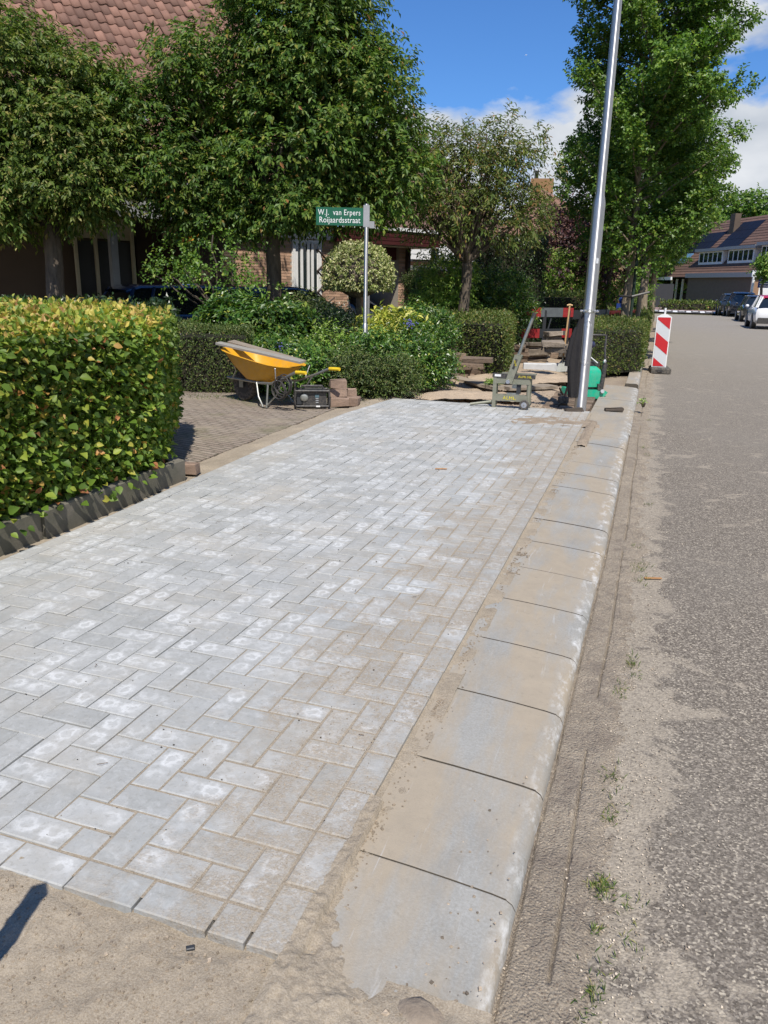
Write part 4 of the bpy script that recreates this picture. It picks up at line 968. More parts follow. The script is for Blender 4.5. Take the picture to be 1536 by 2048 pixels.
# mixed shrub bed, plant by plant
def B_(name, px, py, d, rx, rz, lf, label, **k):
    if d < 15: rz *= .66; rx *= .88; py += 26 if py < 700 else 14
    c = D(px, py, d); c[2] = max(c[2], rz*.6); return bush(name, c, (rx, rx*k.pop('ry', .8), rz), LF[lf], label, **k)
B_('shrub', 545, 725, 11.0, .42, .50, 'shiny', 'glossy green shrub right behind the wheelbarrow tub', n=110, per=10, ll=.06, lw=.03)
B_('shrub', 620, 735, 10.9, .46, .50, 'shiny', 'glossy shrub with yellow green tips behind the jobsite radio', n=130, per=10, ll=.055, lw=.028)
B_('shrub', 700, 742, 10.8, .42, .46, 'yew', 'fine leaved dull green shrub behind the pile of brown stones', n=130, per=12, ll=.04, lw=.018)
B_('shrub', 775, 745, 11.0, .48, .46, 'yew', 'fine leaved spreading shrub at the far left corner of the new paving', n=150, per=12, ll=.04, lw=.018)
B_('shrub', 840, 715, 11.9, .50, .48, 'shiny', 'rounded glossy shrub at the right end of the planting bed', n=150, per=11, ll=.055, lw=.028)
B_('shrub', 740, 690, 11.4, .46, .48, 'shiny', 'glossy shrub at the foot of the street name pole', n=130, per=10, ll=.06, lw=.03)
B_('shrub', 660, 680, 11.6, .45, .52, 'lime', 'small yellow green shrub left of the street name pole', n=50, per=8, ll=.05, lw=.026)
B_('shrub', 500, 668, 12.0, .40, .52, 'lime', 'low shrub with pale yellow tips above the wheelbarrow', n=45, per=7, ll=.05, lw=.026)
B_('shrub', 570, 690, 11.6, .5, .5, 'shiny', 'mid green shrub between the wheelbarrow and the dark evergreens', n=110, per=10, ll=.055, lw=.026)
B_('shrub', 470, 625, 12.3, .55, .62, 'shiny', 'large leaved evergreen shrub below the big left garden tree', n=90, per=8, ll=.11, lw=.045)
B_('shrub', 560, 640, 12.2, .55, .58, 'shiny', 'large leaved evergreen shrub in front of the thick centre trunk', n=90, per=8, ll=.11, lw=.045)
B_('conifer_shrub', 655, 640, 12.4, .50, .56, 'dark', 'dark needle shrub right of the thick centre trunk', n=150, per=12, ll=.05, lw=.014)
B_('conifer_shrub', 605, 622, 12.9, .45, .6, 'yew', 'brownish green shrub below the sunny brick wall', n=110, per=10, ll=.05, lw=.02)
B_('yellow_shrub', 770, 636, 12.5, .55, .34, 'yellow', 'shrub with large yellow leaves beside the street name pole', n=40, per=6, k=5, ll=.13, lw=.05, R=.12)
B_('shrub', 840, 640, 12.9, .62, .55, 'shiny', 'bright green leafy shrub right of the yellow leaved shrub', n=170, per=10, ll=.06, lw=.028)
B_('shrub', 690, 640, 13.6, .35, .4, 'dark', 'dark shrub below the variegated ball tree', n=70, per=10, ll=.05, lw=.025)
B_('flowering_shrub', 815, 655, 12.2, .3, .34, 'shiny', 'low shrub carrying small blue flowers', n=70, per=8, ll=.04, lw=.02)
FLM = simple('blue_petal', (.10, .11, .32), (.16, .16, .40), 30, .6)
for q, lb in (((818, 648, 11.9), 'cluster of small blue flowers right of the yellow leaved shrub'), ((562, 695, 10.9), 'cluster of small blue flowers above the wheelbarrow boards')):
    mb = MB(); c = D(*q)
    for i in range(26): mb.ball((random.gauss(0, .05), random.gauss(0, .04), random.gauss(0, .03)), .011, 5, 4)
    tag(mb.build('flower_cluster', FLM, None, loc=c), lb, 'flowers')
# hedge with stacks in front of it
a, b, c_, d_ = gxy(850, 14.6)[:2], G(1010, 758)[:2], gxy(1028, 17.4)[:2], gxy(860, 17.6)[:2]
hedge('yew_hedge', [a, b, c_, d_], .0, .98, LF['box'], 'clipped garden hedge with bare twiggy patches behind the stacked old stones', dens=1500, ll=.05, lw=.022, jit=.06, lump=.04)
a, b, c_, d_ = G(1148, 752)[:2], G(1278, 744)[:2], G(1289, 700)[:2], gxy(1170, 19)[:2]
hedge('box_hedge', [a, b, [b[0]-.0, b[1]+8.], [a[0]+.1, a[1]+8.]], .0, .86, LF['box'], 'low clipped hedge right of the lamp post beside the street', dens=1500, ll=.05, lw=.02, jit=.05, lump=.03)
hedge('box_hedge', [[b[0]-1.2, b[1]+9.], [b[0]-.05, b[1]+9.], [b[0]-.05, b[1]+46], [b[0]-1.2, b[1]+46]], .0, .9, LF['box'], 'long low hedge running along the street to the far crossing', dens=260, ll=.11, lw=.05, jit=.06, lump=.03)
a_ = gxy(1040, 24)[:2]; b_ = gxy(1195, 24)[:2]
hedge('privet_hedge', [a_, b_, gxy(1195, 26)[:2], gxy(1040, 26)[:2]], .0, 1.35, LF['box'], 'clipped front garden hedge behind the red and white barrier', dens=420, ll=.08, lw=.035, jit=.07)
a_ = gxy(955, 18.6)[:2]; b_ = gxy(1089, 19)[:2]
hedge('tall_hedge', [a_, b_, gxy(1080, 21.5)[:2], gxy(950, 21.5)[:2]], .0, 2.62, LF['dark'], 'tall dark clipped hedge behind the cherry tree trunk', dens=900, ll=.06, lw=.03, jit=.07, lump=.04)
def bsh(px, py, d, rx, rz, lf, label, **k): return B_('shrub', px, py, d, rx, rz, lf, label, **k)
bsh(893, 590, 16.8, .62, .85, 'lime', 'light green laurel shrub left of the cherry trunk', n=110, per=9, k=6, ll=.10, lw=.035, L=.2)
bsh(905, 600, 17.6, .8, .9, 'shiny', 'darker shrub behind the light green laurel', n=120, per=9, ll=.09, lw=.035)
bsh(847, 580, 18.2, .42, .5, 'yew', 'round clipped bush under the maroon canopy', n=200, per=12, ll=.045, lw=.02, R=.07)
bsh(1000, 610, 17.6, .7, .8, 'shiny', 'dark glossy rhododendron right of the cherry trunk', n=150, per=10, ll=.08, lw=.03)
bsh(1108, 575, 26.5, .9, 1.1, 'lime', 'leafy green bush over the front garden hedge', n=90, per=9, ll=.11, lw=.05, L=.3, R=.3)
bsh(1165, 578, 27.5, 1.2, 1.1, 'ginkgo', 'round green bush left of the lamp post top clamp', n=90, per=9, ll=.12, lw=.05, L=.3, R=.3)
bsh(1228, 590, 30, 1.2, 1.1, 'ginkgo', 'green bush between lamp post and street tree trunks', n=90, per=9, ll=.12, lw=.05, L=.3, R=.3)
# variegated ball tree
vb = D(717, 545, 13.2); gb = gxy(717, 13.2)
rt = empty('ball_tree', gb); tag(rt, 'variegated ball shaped standard tree in front of the brick house', 'tree')
n = 1900; d = sph(n); d[:, 2] = np.where(d[:, 2] < -.32, -.32-rng.random(n)*.06, d[:, 2]); d = d*np.array([.54, .54, .50]); cc_ = vb-np.array([0, 0, .06])
P = cc_+d*rng.uniform(.86, 1.02, n)[:, None]; V, Fc = twigs(P, d, 5, .07, .05, .03, droop=.1); link('crown', np_mesh('crown', V-gb, Fc, LF['varieg']), rt)
mb = MB(); mb.tube([(0, 0, 0), (.02, 0, .6), (0, 0, vb[2]-.2)], [.06, .05, .05], 8); mb.ball(tuple(cc_-gb), (.42, .42, .34), 12, 8); mb.build('trunk', BARK, rt)

TT_ = dict
# big garden trees
bB = gxy(549, 14.0)
q = lambda px, py, d=14.1: D(px, py, d)
tree('garden_tree', bB, 2.3, .15,
     [(q(555, 300), (1.5, 1.2, 1.05), 5), (q(620, 110), (1.2, 1.1, 1.0), 4.4), (q(390, 345, 13.9), (.75, 1.0, .6), 1.6), (q(300, 225, 13.7), (.42, .6, .32), .55), (q(735, 235), (.65, 1.0, .9), 1.7), (q(400, 150), (.55, .9, .7), 1.1),
      (q(580, 0), (1.2, 1.0, .45), 1.2), (q(690, 395), (.9, .9, .25), 1.1), (q(440, 425, 13.8), (.7, .8, .2), .8), (q(800, 350), (.45, .7, .4), .6), (q(600, 420, 13.7), (.8, .8, .22), .8)],
     LF['tree'], BARK, 'big dense garden tree in the centre with mottled thick trunk', nclump=680, per=19, k=9, L=.26, ll=.105, lw=.046, R=.36, droop=.7, spread=.85, nlimb=14, fill=.25)
bA = gxy(112, 13.2)
tree('garden_tree', bA, 2.3, .16,
     [(q(45, 190, 13.4), (1.0, 1.2, .85), 2.6), (q(145, 270, 13.2), (.65, .9, .62), 1.7), (q(20, 350, 13.2), (1.1, 1.1, .55), 1.8), (q(160, 375, 13.), (.7, .8, .35), 1.2), (q(-130, 200, 13.4), (1.2, 1.2, 1.3), 1.2), (q(185, 150, 13.4), (.25, .5, .2), .35), (q(240, 285, 13.4), (.3, .5, .38), .5), (q(20, 60, 13.4), (.4, .6, .25), .35), (q(20, 430, 13.2), (1.0, .9, .2), .7)],
     LF['treey'], BARK, 'garden tree at the left edge in front of the terracotta roof', nclump=430, per=19, k=9, L=.24, ll=.10, lw=.044, R=.34, droop=.8, spread=.85, nlimb=12, fill=.25)
# small understory maple
tree('maple_bush', gxy(440, 13.2), .9, .035, [(D(400, 530, 13), (1.0, .6, .22), 2), (D(420, 480, 13.2), (.9, .6, .2), 1.6), (D(455, 565, 13), (.8, .6, .2), 1.4), (D(350, 555, 12.8), (.4, .4, .15), .7)],
     LF['ginkgo'], BARK, 'airy layered bush in the shade between the two garden trees', cat='bush', nclump=60, per=7, k=5, L=.18, ll=.06, lw=.045, R=.2, droop=.2, nlimb=6)
# cherry (prunus)
bC = gxy(931, 16.2)
tree('cherry_tree', bC, 1.95, .125,
     [(D(900, 330, 16), (1.1, 1.2, .75), 2), (D(1000, 330, 16.3), (.95, 1.1, .85), 2), (D(950, 420, 16), (1.5, 1.3, .6), 2.6), (D(860, 400, 15.8), (.7, .9, .7), 1.4), (D(1040, 420, 16.4), (.6, .8, .5), 1.0), (D(960, 300, 16), (1.3, 1.2, .3), 1.4)],
     LF['prunus'], BARK, 'cherry tree with forked trunk and thin bronze green crown', nclump=190, per=12, k=8, L=.3, ll=.10, lw=.034, R=.30, droop=.6, spread=.7, nlimb=22, fill=.45, limb_r=.5)
# street trees
def street_tree(px, d, r, label, hs, scale=1., nb=54, py_top=-120, py_bot=500, lean=0, lf='ginkgo', ncl=5, side=1., seed=0):
    base = gxy(px, d, 0); root = empty('street_tree', base); tag(root, label, 'tree', 'street trees along the kerb')
    ztop = D(px, py_top, d)[2]; zb = D(px, py_bot, d)[2]; mb = MB(); rr = np.random.default_rng(seed)
    N = 14; pts = [(rr.normal(0, .02), rr.normal(0, .02), ztop*i/N) for i in range(N+1)]; pts[0] = (0, 0, 0)
    mb.tube(pts, [r*1.3]+[r*(1.0-.85*(i/N)) for i in range(1, N+1)], 12)
    CL = []; RRs = []
    for i in range(nb):
        f = (i+.5)/nb; zz = zb+(ztop-zb)*f; az = i*2.4+rr.normal(0, .3)
        Lb = scale*(np.interp(f, [0, .12, .35, .62, .85, 1], hs))*rr.uniform(.75, 1.12)
        d_ = np.array([math.cos(az)*side, math.sin(az), 0]); up = rr.uniform(.25, .55)
        st = np.array([0, 0, zz-.5]); en = d_*Lb+np.array([0, 0, zz-.3+Lb*up])
        limb(mb, st, en, r*.28*(1-.5*f), .01, n=5, segs=4, wob=.05)
        m = max(2, int(ncl*Lb/1.2))
        for q in np.linspace(.3, 1.02, m): CL.append(st+(en-st)*q+rr.normal(0, .07, 3)); RRs.append(.36*(1.15-.62*q)*scale**.3)
    mb.build('trunk', BARK_L, root, smooth=60)
    V, Fc = clump_twigs(np.array(CL), np.array(RRs), 15, np.array([0, 0, zb]), 7, .2, .082, .062, droop=.25, spread=1., up=.4)
    link('crown', np_mesh('crown', V, Fc, LF[lf]), root); return root
street_tree(1256, 18.2, .115, 'nearest street tree right behind the lamp post, full leafy crown', [.9, 1.5, 1.85, 1.6, 1.75, 1.3], 1.0, nb=88, py_top=-170, py_bot=505, ncl=8)
street_tree(1290, 24.5, .14, 'second street tree, pale trunk just right of the nearest one', [1.2, 1.6, 1.9, 1.6, 1.2, .5], 1.0, nb=50, py_top=130, py_bot=500, seed=3, ncl=7)
street_tree(1305, 31, .15, 'third street tree, farthest pale trunk before the crossing', [1.3, 1.7, 1.9, 1.6, 1.2, .5], 1.1, nb=44, py_top=230, py_bot=520, seed=5, ncl=6)
sk_ = empty('tree_stake', gxy(1266, 17.9)); tag(sk_, 'dark green stake tied to the nearest street tree with a black strap', 'stake')
mb = MB(); mb.tube([(0, 0, 0), (.02, 0, 2.6)], .035, 8); mb.build('pole', simple('dark_green', (.012, .03, .018)), sk_)
mb = MB(); mb.tube([(-.3, .2, 1.36), (0, -.04, 1.36), (.35, .1, 1.46)], .028, 6); mb.build('strap', BLACK, sk_)
st2 = empty('tree_stake', gxy(1281, 18.5)); tag(st2, 'grey wooden stake right of the nearest street tree', 'stake')
mb = MB(); mb.tube([(0, 0, 0), (.0, 0, 1.5)], .05, 8); mb.build('pole', BARK_L, st2)
# purple leaved tree, background trees
tree('purple_tree', gxy(1215, 27), 2.2, .13, [(D(1150, 490, 27), (1.5, 1.5, 1.1), 2), (D(1210, 520, 27), (1.5, 1.5, 1.0), 2), (D(1120, 440, 28), (1.0, 1.2, 1.0), 1)], LF['purple'], BARK, 'purple leaved tree behind the front garden hedge', nclump=130, per=14, k=6, L=.3, ll=.13, lw=.07, R=.45)
for px, py, d, rx, rz, lb in ((1365, 500, 100, 5, 3.6, 'dark green tree rising behind the left end of the far roof'), (1488, 428, 110, 5., 2.6, 'tree crown behind the chimney of the far house'), (1525, 440, 112, 4, 2.2, 'rightmost tree crown over the far ridge')):
    c = D(px, py, d); tree('background_tree', (c[0], c[1], 0), c[2]-rz*.6, .3, [(c, (rx, rx, rz), 1)], LF['ginkgo'], BARK, lb, nclump=60, per=12, k=5, L=.8, ll=.5, lw=.35, R=1.2, group='trees behind the far houses')
c = D(1530, 535, 52); tree('background_tree', (c[0], c[1], 0), 2., .1, [(c+np.array([.5, 0, .1]), (.7, .9, .45), 1)], LF['ginkgo'], BARK, 'small leafy tree in front of the far dormers at the right edge', nclump=50, per=12, k=5, L=.4, ll=.22, lw=.14, R=.5)
# far belt of trees that closes the horizon behind everything
def belt(name, p0, p1, h, label, n=900):
    P = np.array(p0)[None]*(1-rng.random((n, 1)))+0; t = rng.random(n)[:, None]; P = np.array(p0)[None]*(1-t)+np.array(p1)[None]*t
    P = P+rng.normal(0, 2.5, P.shape); hh = h*(.75+.3*np.sin(t[:, 0]*40)*np.sin(t[:, 0]*17+1))
    C = np.c_[P, hh*rng.random(n)**.7]; V, Fc = clump_twigs(C, np.full(n, 1.6), 12, np.array([*P.mean(0), 0]), 5, 1.2, .9, .6)
    tag(link(name, np_mesh(name, V, Fc, LF['ginkgo'])), label, None, None, 'stuff')
belt('distant_trees', (-70, 75), (20, 112), 9, 'far belt of trees beyond the houses')
belt('distant_trees', (18, 118), (120, 90), 7, 'far belt of trees right of the crossing', 700)
a_, b_ = D(1322, 606, 66), D(1470, 612, 66)
hedge('far_hedge', [a_[:2], b_[:2], D(1470, 612, 68)[:2], D(1322, 606, 68)[:2]], 0, .62, LF['box'], 'low clipped hedge in front of the far dark wall beyond the crossing', dens=70, ll=.25, lw=.12, jit=.1)

# ================================================================== STREET FURNITURE
# lamp post
Lb = G(1160, 820); lp = empty('lamp_post', Lb); tag(lp, 'tall round metal lamp post at the kerb with an inspection door', 'lamp post')
zc1 = (lambda p: p[2])(D(1200, 402, Lb @ HF)); rl, ru = .0745, .053
mb = MB(); mb.tube([(0, 0, -.1), (0, 0, 1), (0, 0, 2), (0, 0, zc1-.06)], rl, 32); mb.build('lower_tube', STEEL, lp, smooth=30)
mb = MB(); mb.tube([(0, 0, zc1-.06), (0, 0, zc1-.02), (0, 0, zc1+.07), (0, 0, zc1+.1)], [rl, rl*.98, ru*1.02, ru], 32); mb.build('collar', STEEL, lp, smooth=60)
mb = MB(); mb.tube([(0, 0, zc1+.1), (0, 0, zc1+1.5), (0, 0, 6.4)], [ru, ru*.93, ru*.72], 32); mb.build('upper_tube', STEEL, lp, smooth=30)
mb = MB(); mb.tube([(0, 0, 6.4), (.05, .0, 6.55), (.5, .1, 6.6)], .03, 10); mb.build('bracket', STEEL, lp); mb = MB(); mb.box((.75, .15, 6.6), (.6, .2, .09), rz=.2, taper=.8); mb.build('lamp_head', GREYP, lp)
fa = math.atan2(-Lb[1], -Lb[0])+.02   # door faces the street corner
mb = MB(); dz0, dz1 = .58, 1.12; vs = []; K = 16
for rr_ in (rl+.0004, rl+.003):
    for i in range(K*2):
        t = 2*math.pi*i/(K*2); yy = .055*math.cos(t); zz = (dz0+dz1)/2+(dz1-dz0)/2*0+math.copysign(max(abs((dz1-dz0)/2-.055), 0), math.sin(t))+.055*math.sin(t)
        a = fa+yy/rl*.9; vs.append((rr_*math.cos(a), rr_*math.sin(a), zz))
mb.add(vs, [tuple(range(K*2, K*4))]+[(i, (i+1) % (K*2), K*2+(i+1) % (K*2), K*2+i) for i in range(K*2)])
dr = None
# door as curved strip
mb = MB(); rings = []
for zz in np.linspace(dz0, dz1, 15):
    e = min(zz-dz0, dz1-zz); hw = .052*(1 if e > .052 else math.sqrt(max(1-((.052-e)/.052)**2, .02)))
    rings.append([((rl+.0028)*math.cos(fa+q), (rl+.0028)*math.sin(fa+q), zz) for q in np.linspace(-hw/rl, hw/rl, 9)])
mb.loft(rings, closed=False, caps=False); dr = mb.build('door', STEEL, lp, smooth=30)
mb = MB(); out = [r[0] for r in rings]+[r[-1] for r in rings[::-1]]; mb.tube(out+[out[0]], .0022, 5); mb.build('door_seam', STEELB, dr)
for zz in (dz0+.07, dz1-.07):
    mb = MB(); a = fa-.1; mb.tube([((rl+.001)*math.cos(a), (rl+.001)*math.sin(a), zz), ((rl+.007)*math.cos(a), (rl+.007)*math.sin(a), zz)], .008, 8); mb.build('bolt', STEELB, dr)
zcl = D(1178, 622, Lb @ HF)[2]
cl = MB(); cl.tube([(0, 0, zcl-.02), (0, 0, zcl+.02)], rl+.006, 28); co = cl.build('clamp', STEELB, lp)
for k in range(5):
    a = fa-1.2+.62*k; mb = MB(); mb.tube([(math.cos(a)*(rl+.004), math.sin(a)*(rl+.004), zcl), (math.cos(a)*(rl+.045), math.sin(a)*(rl+.045), zcl)], .014, 8); mb.build('bolt', STEEL, co)
mb = MB(); mb.box((math.cos(fa+.5)*rl, math.sin(fa+.5)*rl, 1.83), (.02, .03, .06), rz=fa+.5); mb.build('sticker', REFW, lp)
# jacket hanging on it
jk = empty('jacket', Lb); tag(jk, 'black jacket hung from the clamp on the left side of the lamp post', 'jacket')
lx = -R_[:2]/np.linalg.norm(R_[:2]); bk = np.array([-lx[1], lx[0]]) if 0 else HF[:2]
def jring(z, cx, w, th, ph, wav):
    out = []
    for i in range(20):
        t = 2*math.pi*i/20; u = cx+w*math.cos(t); v = th*math.sin(t)*(1+.0)+wav*math.sin(5*t+ph)*th
        out.append((lx[0]*(u*.78)+bk[0]*v, lx[1]*(u*.78)+bk[1]*v, z))
    return out
mb = MB(); prof = [(zcl+.0, .085, .012, .012), (zcl-.07, .10, .03, .03), (zcl-.22, .125, .07, .05), (zcl-.45, .15, .10, .06), (zcl-.62, .16, .115, .06), (zcl-.8, .155, .10, .06), (zcl-1.0, .145, .09, .055), (.16, .14, .08, .05)]
mb.loft([jring(z, c, w_, t, i*.5, .35) for i, (z, c, w_, t) in enumerate(prof)]); mb.build('body', FABRIC, jk, smooth=70)
mb = MB(); prof = [(zcl-.2, .17, .03, .03), (zcl-.34, .22, .05, .04), (zcl-.55, .25, .06, .045), (zcl-.68, .262, .06, .045)]
mb.loft([jring(z, c, w_, t, i*.9, .25) for i, (z, c, w_, t) in enumerate(prof)]); mb.build('sleeve', FABRIC, jk, smooth=70)
# street name sign
Sb = gxy(731, 11.35); sn = empty('street_sign', Sb, TH); tag(sn, 'green street name sign on a thin grey pole in the planting bed', 'street sign')
zt = D(731, 408, 11.35)[2]; zj = D(728, 655, 11.35)[2]
mb = MB(); mb.tube([(0, 0, zj), (0, 0, zt)], .03, 18); mb.build('pole', STEEL, sn, smooth=40)
mb = MB(); mb.tube([(0, 0, 0), (0, 0, zj-.03), (0, 0, zj+.03), (0, 0, zj+.06)], [.042, .042, .042, .031], 18); mb.build('pole_sleeve', STEEL, sn, smooth=40)
zb1 = D(731, 452, 11.35)[2]; zb0 = D(731, 416, 11.35)[2]; hgt = zb0-zb1
mb = MB(); mb.box((-.365, 0, (zb0+zb1)/2), (.66, .022, hgt)); pl = mb.build('name_plate', SIGNG, sn)
mb = MB(); mb.box((0, 0, (zb0+zb1)/2+.01), (.085, .062, hgt+.05)); mb.build('bracket', GREYP, sn)
mb = MB(); mb.box((.03, .04, zb1+.02), (.16, .02, .09)); mb.build('cross_plate', GREYP, sn)
text_obj('lettering', 'W.J.  van Erpers', .105, WHITE, pl, (-.668, -.0125, zb1+hgt*.575), (math.pi/2, 0, 0), 1.08, .0012, fit=.585)
text_obj('lettering', 'Roijaardsstraat', .108, WHITE, pl, (-.655, -.0125, zb1+hgt*.15), (math.pi/2, 0, 0), 1.04, .0012, fit=.565)
# dark column behind the sign
# warning board
Wb = G(1316, 744, -.09); wb = empty('warning_board', Wb, TH-.33+.1); tag(wb, 'red and white striped warning board on a grey rubber foot at the road edge', 'traffic board')
bw, bz0, bz1 = .245, .11, 1.09
mb = MB(); mb.plate([(-bw/2-.018, bz0-.02), (bw/2+.018, bz0-.02), (bw/2+.018, bz1-.0), (.05, bz1+.05), (-.05, bz1+.05), (-bw/2-.018, bz1)], -.012, .04); pf = mb.build('frame', WHITE, wb)
mb = MB(); mb.box((0, -.014, (bz0+bz1)/2), (bw, .004, bz1-bz0)); bd = mb.build('white_face', REFW, wb)
def stripe(z):           # diagonal falling to the right
    p = [(-bw/2, z), (bw/2, z-.19), (bw/2, z+.06), (-bw/2, z+.25)]
    q = [(x, zz) for x, zz in p]; q = clip(q, 0, 1, bz1-.012); q = clip(q, 0, -1, -(bz0+.01))
    return q
for z_ in (.04, .54, 1.04):
    q = stripe(z_)
    if len(q) > 2: mb = MB(); mb.plate(q, -.020, -.0165); mb.build('red_stripe', REDP, bd)
mb = MB(); mb.tube([(0, .01, bz1), (0, .01, bz1+.17)], .022, 8); mb.build('lamp_stub', WHITE, wb)
ft = MB(); ft.cbox((.03, .03, .05), (.38, .62, .10), .02); fo = ft.build('rubber_foot', RUBBER, wb)
mb = MB(); mb.box((.0, -.285, .055), (.10, .02, .05)); mb.build('foot_slot', BLACK, fo)
# barrier
br = empty('barrier', (0, 0, 0)); tag(br, 'red and grey white plank barrier standing across the dug up footpath', 'barrier')
pb0, pb1 = gxy(1048, 17.6), gxy(1150, 18.2); pb2 = gxy(1285, 21.5)
def rail(p, q, z, seq, h=.2):
    n = len(seq); 
    tot = sum(abs(x[1]) for x in seq); t = 0
    for m, L in seq:
        a_ = p+(q-p)*t/tot; b_ = p+(q-p)*(t+L)/tot; t += L; mid = (a_+b_)/2; dd = b_-a_
        mb = MB(); mb.box((0, 0, 0), (np.linalg.norm(dd[:2])-.004, .035, h)); o = mb.build('plank', m, br); o.location = (mid[0], mid[1], z); o.rotation_euler = (0, 0, math.atan2(dd[1], dd[0]))
rail(pb0, pb1, .98, [(REDB, .5), (GREYB, .62), (REDB, .3)], .2)
rail(pb0, pb1, .52, [(REDB, .5), (DKGREY, .62), (REDB, .3)], .2)
rail(gxy(1150, 18.2), gxy(1222, 19.6), .93, [(DKGREY, .3), (GREYB, 1.2)], .2)
rail(gxy(1222, 19.6), pb2, .9, [(REDP, .3), (REDP, .5), (GREYP, .1)], .2)
for px, d in ((1094, 17.8), (1142, 18.1), (1215, 19.4)):
    mb = MB(); mb.box((0, 0, .5), (.07, .05, 1.05)); mb.build('post', DKGREY, br, loc=gxy(px, d+.06)); mb = MB(); mb.box((0, 0, .05), (.25, .5, .1)); mb.build('foot', RUBBER, br, loc=gxy(px, d+.06))
# green machine plate sign etc: blue patch behind
mb = MB(); mb.box((0, 0, .5), (.28, .2, .5)); mb.ball((0, 0, .85), .1); tag(mb.build('blue_barrel', BLUES, None, loc=gxy(1246, 24.5, .35)), 'small blue object behind the barrier next to the street tree', 'barrel')
# far street sign
fs_ = empty('far_street_sign', gxy(1504, 54)); tag(fs_, 'blue sign plates on a white pole beside the parked cars', 'street sign'); zt_ = D(1504, 550, 54)[2]
mb = MB(); mb.tube([(0, 0, 0), (0, 0, zt_)], .09, 8); mb.build('pole', WHITE, fs_)
for k in range(2):
    mb = MB(); mb.box((.78, -.3, zt_-.2-.42*k), (1.0, .05, .38)); p_ = mb.build('plate', BLUES, fs_)
    for j in range(2): mb = MB(); mb.box((.78, -.335, zt_-.12-.42*k-.15*j), (.8, .01, .055)); mb.build('text_line', WHITE, p_)

# ================================================================== LOOSE STONES, TIMBER, NEW KERBS
GS = 'old paving stones stacked beside the works'
def stone(P, rz, dim, mat, label, name='paving_stone', group=GS, tilt=0):
    dim = tuple(q_*random.uniform(.84, 1.12) for q_ in dim[:2])+(dim[2],); mb = MB(); mb.cbox((0, 0, dim[2]/2), dim, .01, 0, jit=.012); o = mb.build(name, mat, None, loc=P); o.rotation_euler = (random.gauss(0, .02)+tilt, random.gauss(0, .02), rz)
    tag(o, label, 'paving stone', group); return o
def stack(px, py, z0, n, rz, dim, mat, label, spread=.035):
    p = G(px, py, z0)
    for k in range(n):
        lb2 = label+', '+('only one' if n == 1 else 'bottom of its stack' if k == 0 else 'topmost of its stack' if k == n-1 else ['second', 'third', 'fourth', 'fifth'][k-1]+' from the ground')
        stone(p+np.array([random.gauss(0, spread), random.gauss(0, spread), k*(dim[2]+.004)]), rz+random.gauss(0, .16), dim, mat, lb2)
T = -.06
stack(1069, 722, T, 6, TH+.1, (.62, .30, .065), OLDSTONE2, 'flat old slab left of the shovel')
stack(1038, 724, T, 5, TH-.1, (.34, .30, .07), OLDSTONE, 'rough brown slab behind the splitter lever')
stack(1118, 716, T, 4, TH, (.50, .3, .09), OLDSTONE, 'wide brown slab behind the shovel')
stack(1108, 703, T+.36, 5, TH, (.34, .26, .075), OLDSTONE2, 'grey slab high behind the shovel')
stack(1130, 706, T+.36, 2, TH, (.25, .26, .075), OLDSTONE2, 'small slab right of the shovel handle')
stack(1112, 704, T+.74, 2, TH, (.28, .22, .07), OLDSTONE2, 'thin slab crowning the shovel stack')
for px, py, n, lb in ((935, 742, 3, 'brown stone under the garden hedge'), (965, 738, 2, 'brown stone right under the hedge'), (905, 744, 2, 'brown stone right of the rounded shrub')):
    stack(px, py, T, n, TH+random.uniform(-.3, .3), (.36, .24, .085), OLDSTONE, lb, .05)
for px, py, n, lb in ((893, 752, 6, 'old brown stone in the leftmost tall heap'), (925, 756, 5, 'old brown stone in the second heap'), (958, 757, 4, 'old brown stone in the third heap'), (990, 754, 3, 'brown stone at the hedge corner')):
    stack(px, py, T, n, TH-.15, (.36, .22, .085), OLDSTONE, lb, .06)
stack(940, 733, T+.34, 2, TH-.1, (.50, .22, .07), OLDSTONE, 'long flat stone against the garden hedge')
stack(893, 724, T+.40, 2, TH-.1, (.42, .22, .07), OLDSTONE, 'flat stone higher beside the rounded shrub')
stack(878, 742, T+.0, 5, TH-.1, (.32, .22, .085), OLDSTONE, 'stone half hidden by the rounded shrub')
for i in range(9):
    stone(G(880+i*21+random.uniform(-4, 4), 757+random.uniform(-3, 3), T), TH+random.uniform(-.5, .5), (.24, .14, .09), OLDSTONE, 'loose brown stone, '+['first', 'second', 'third', 'fourth', 'fifth', 'sixth', 'seventh', 'eighth', 'ninth'][i]+' from the left in the row before the hedge')
for i, (px, w_) in enumerate(((1074, .62), (1118, .62), (1158, .5))):
    p = G(px, 742, T); mb = MB(); mb.cbox((0, 0, .075), (w_*.88, .14, .15), .015); o = mb.build('kerb_stone', NEWKERB, None, loc=p); o.rotation_euler = (0, 0, TH-.08)
    tag(o, ['new pale kerb block left of the shovel', 'new pale kerb block under the shovel blade', 'new pale kerb block behind the jacket'][i], 'kerb block', 'new kerb blocks on the sand')
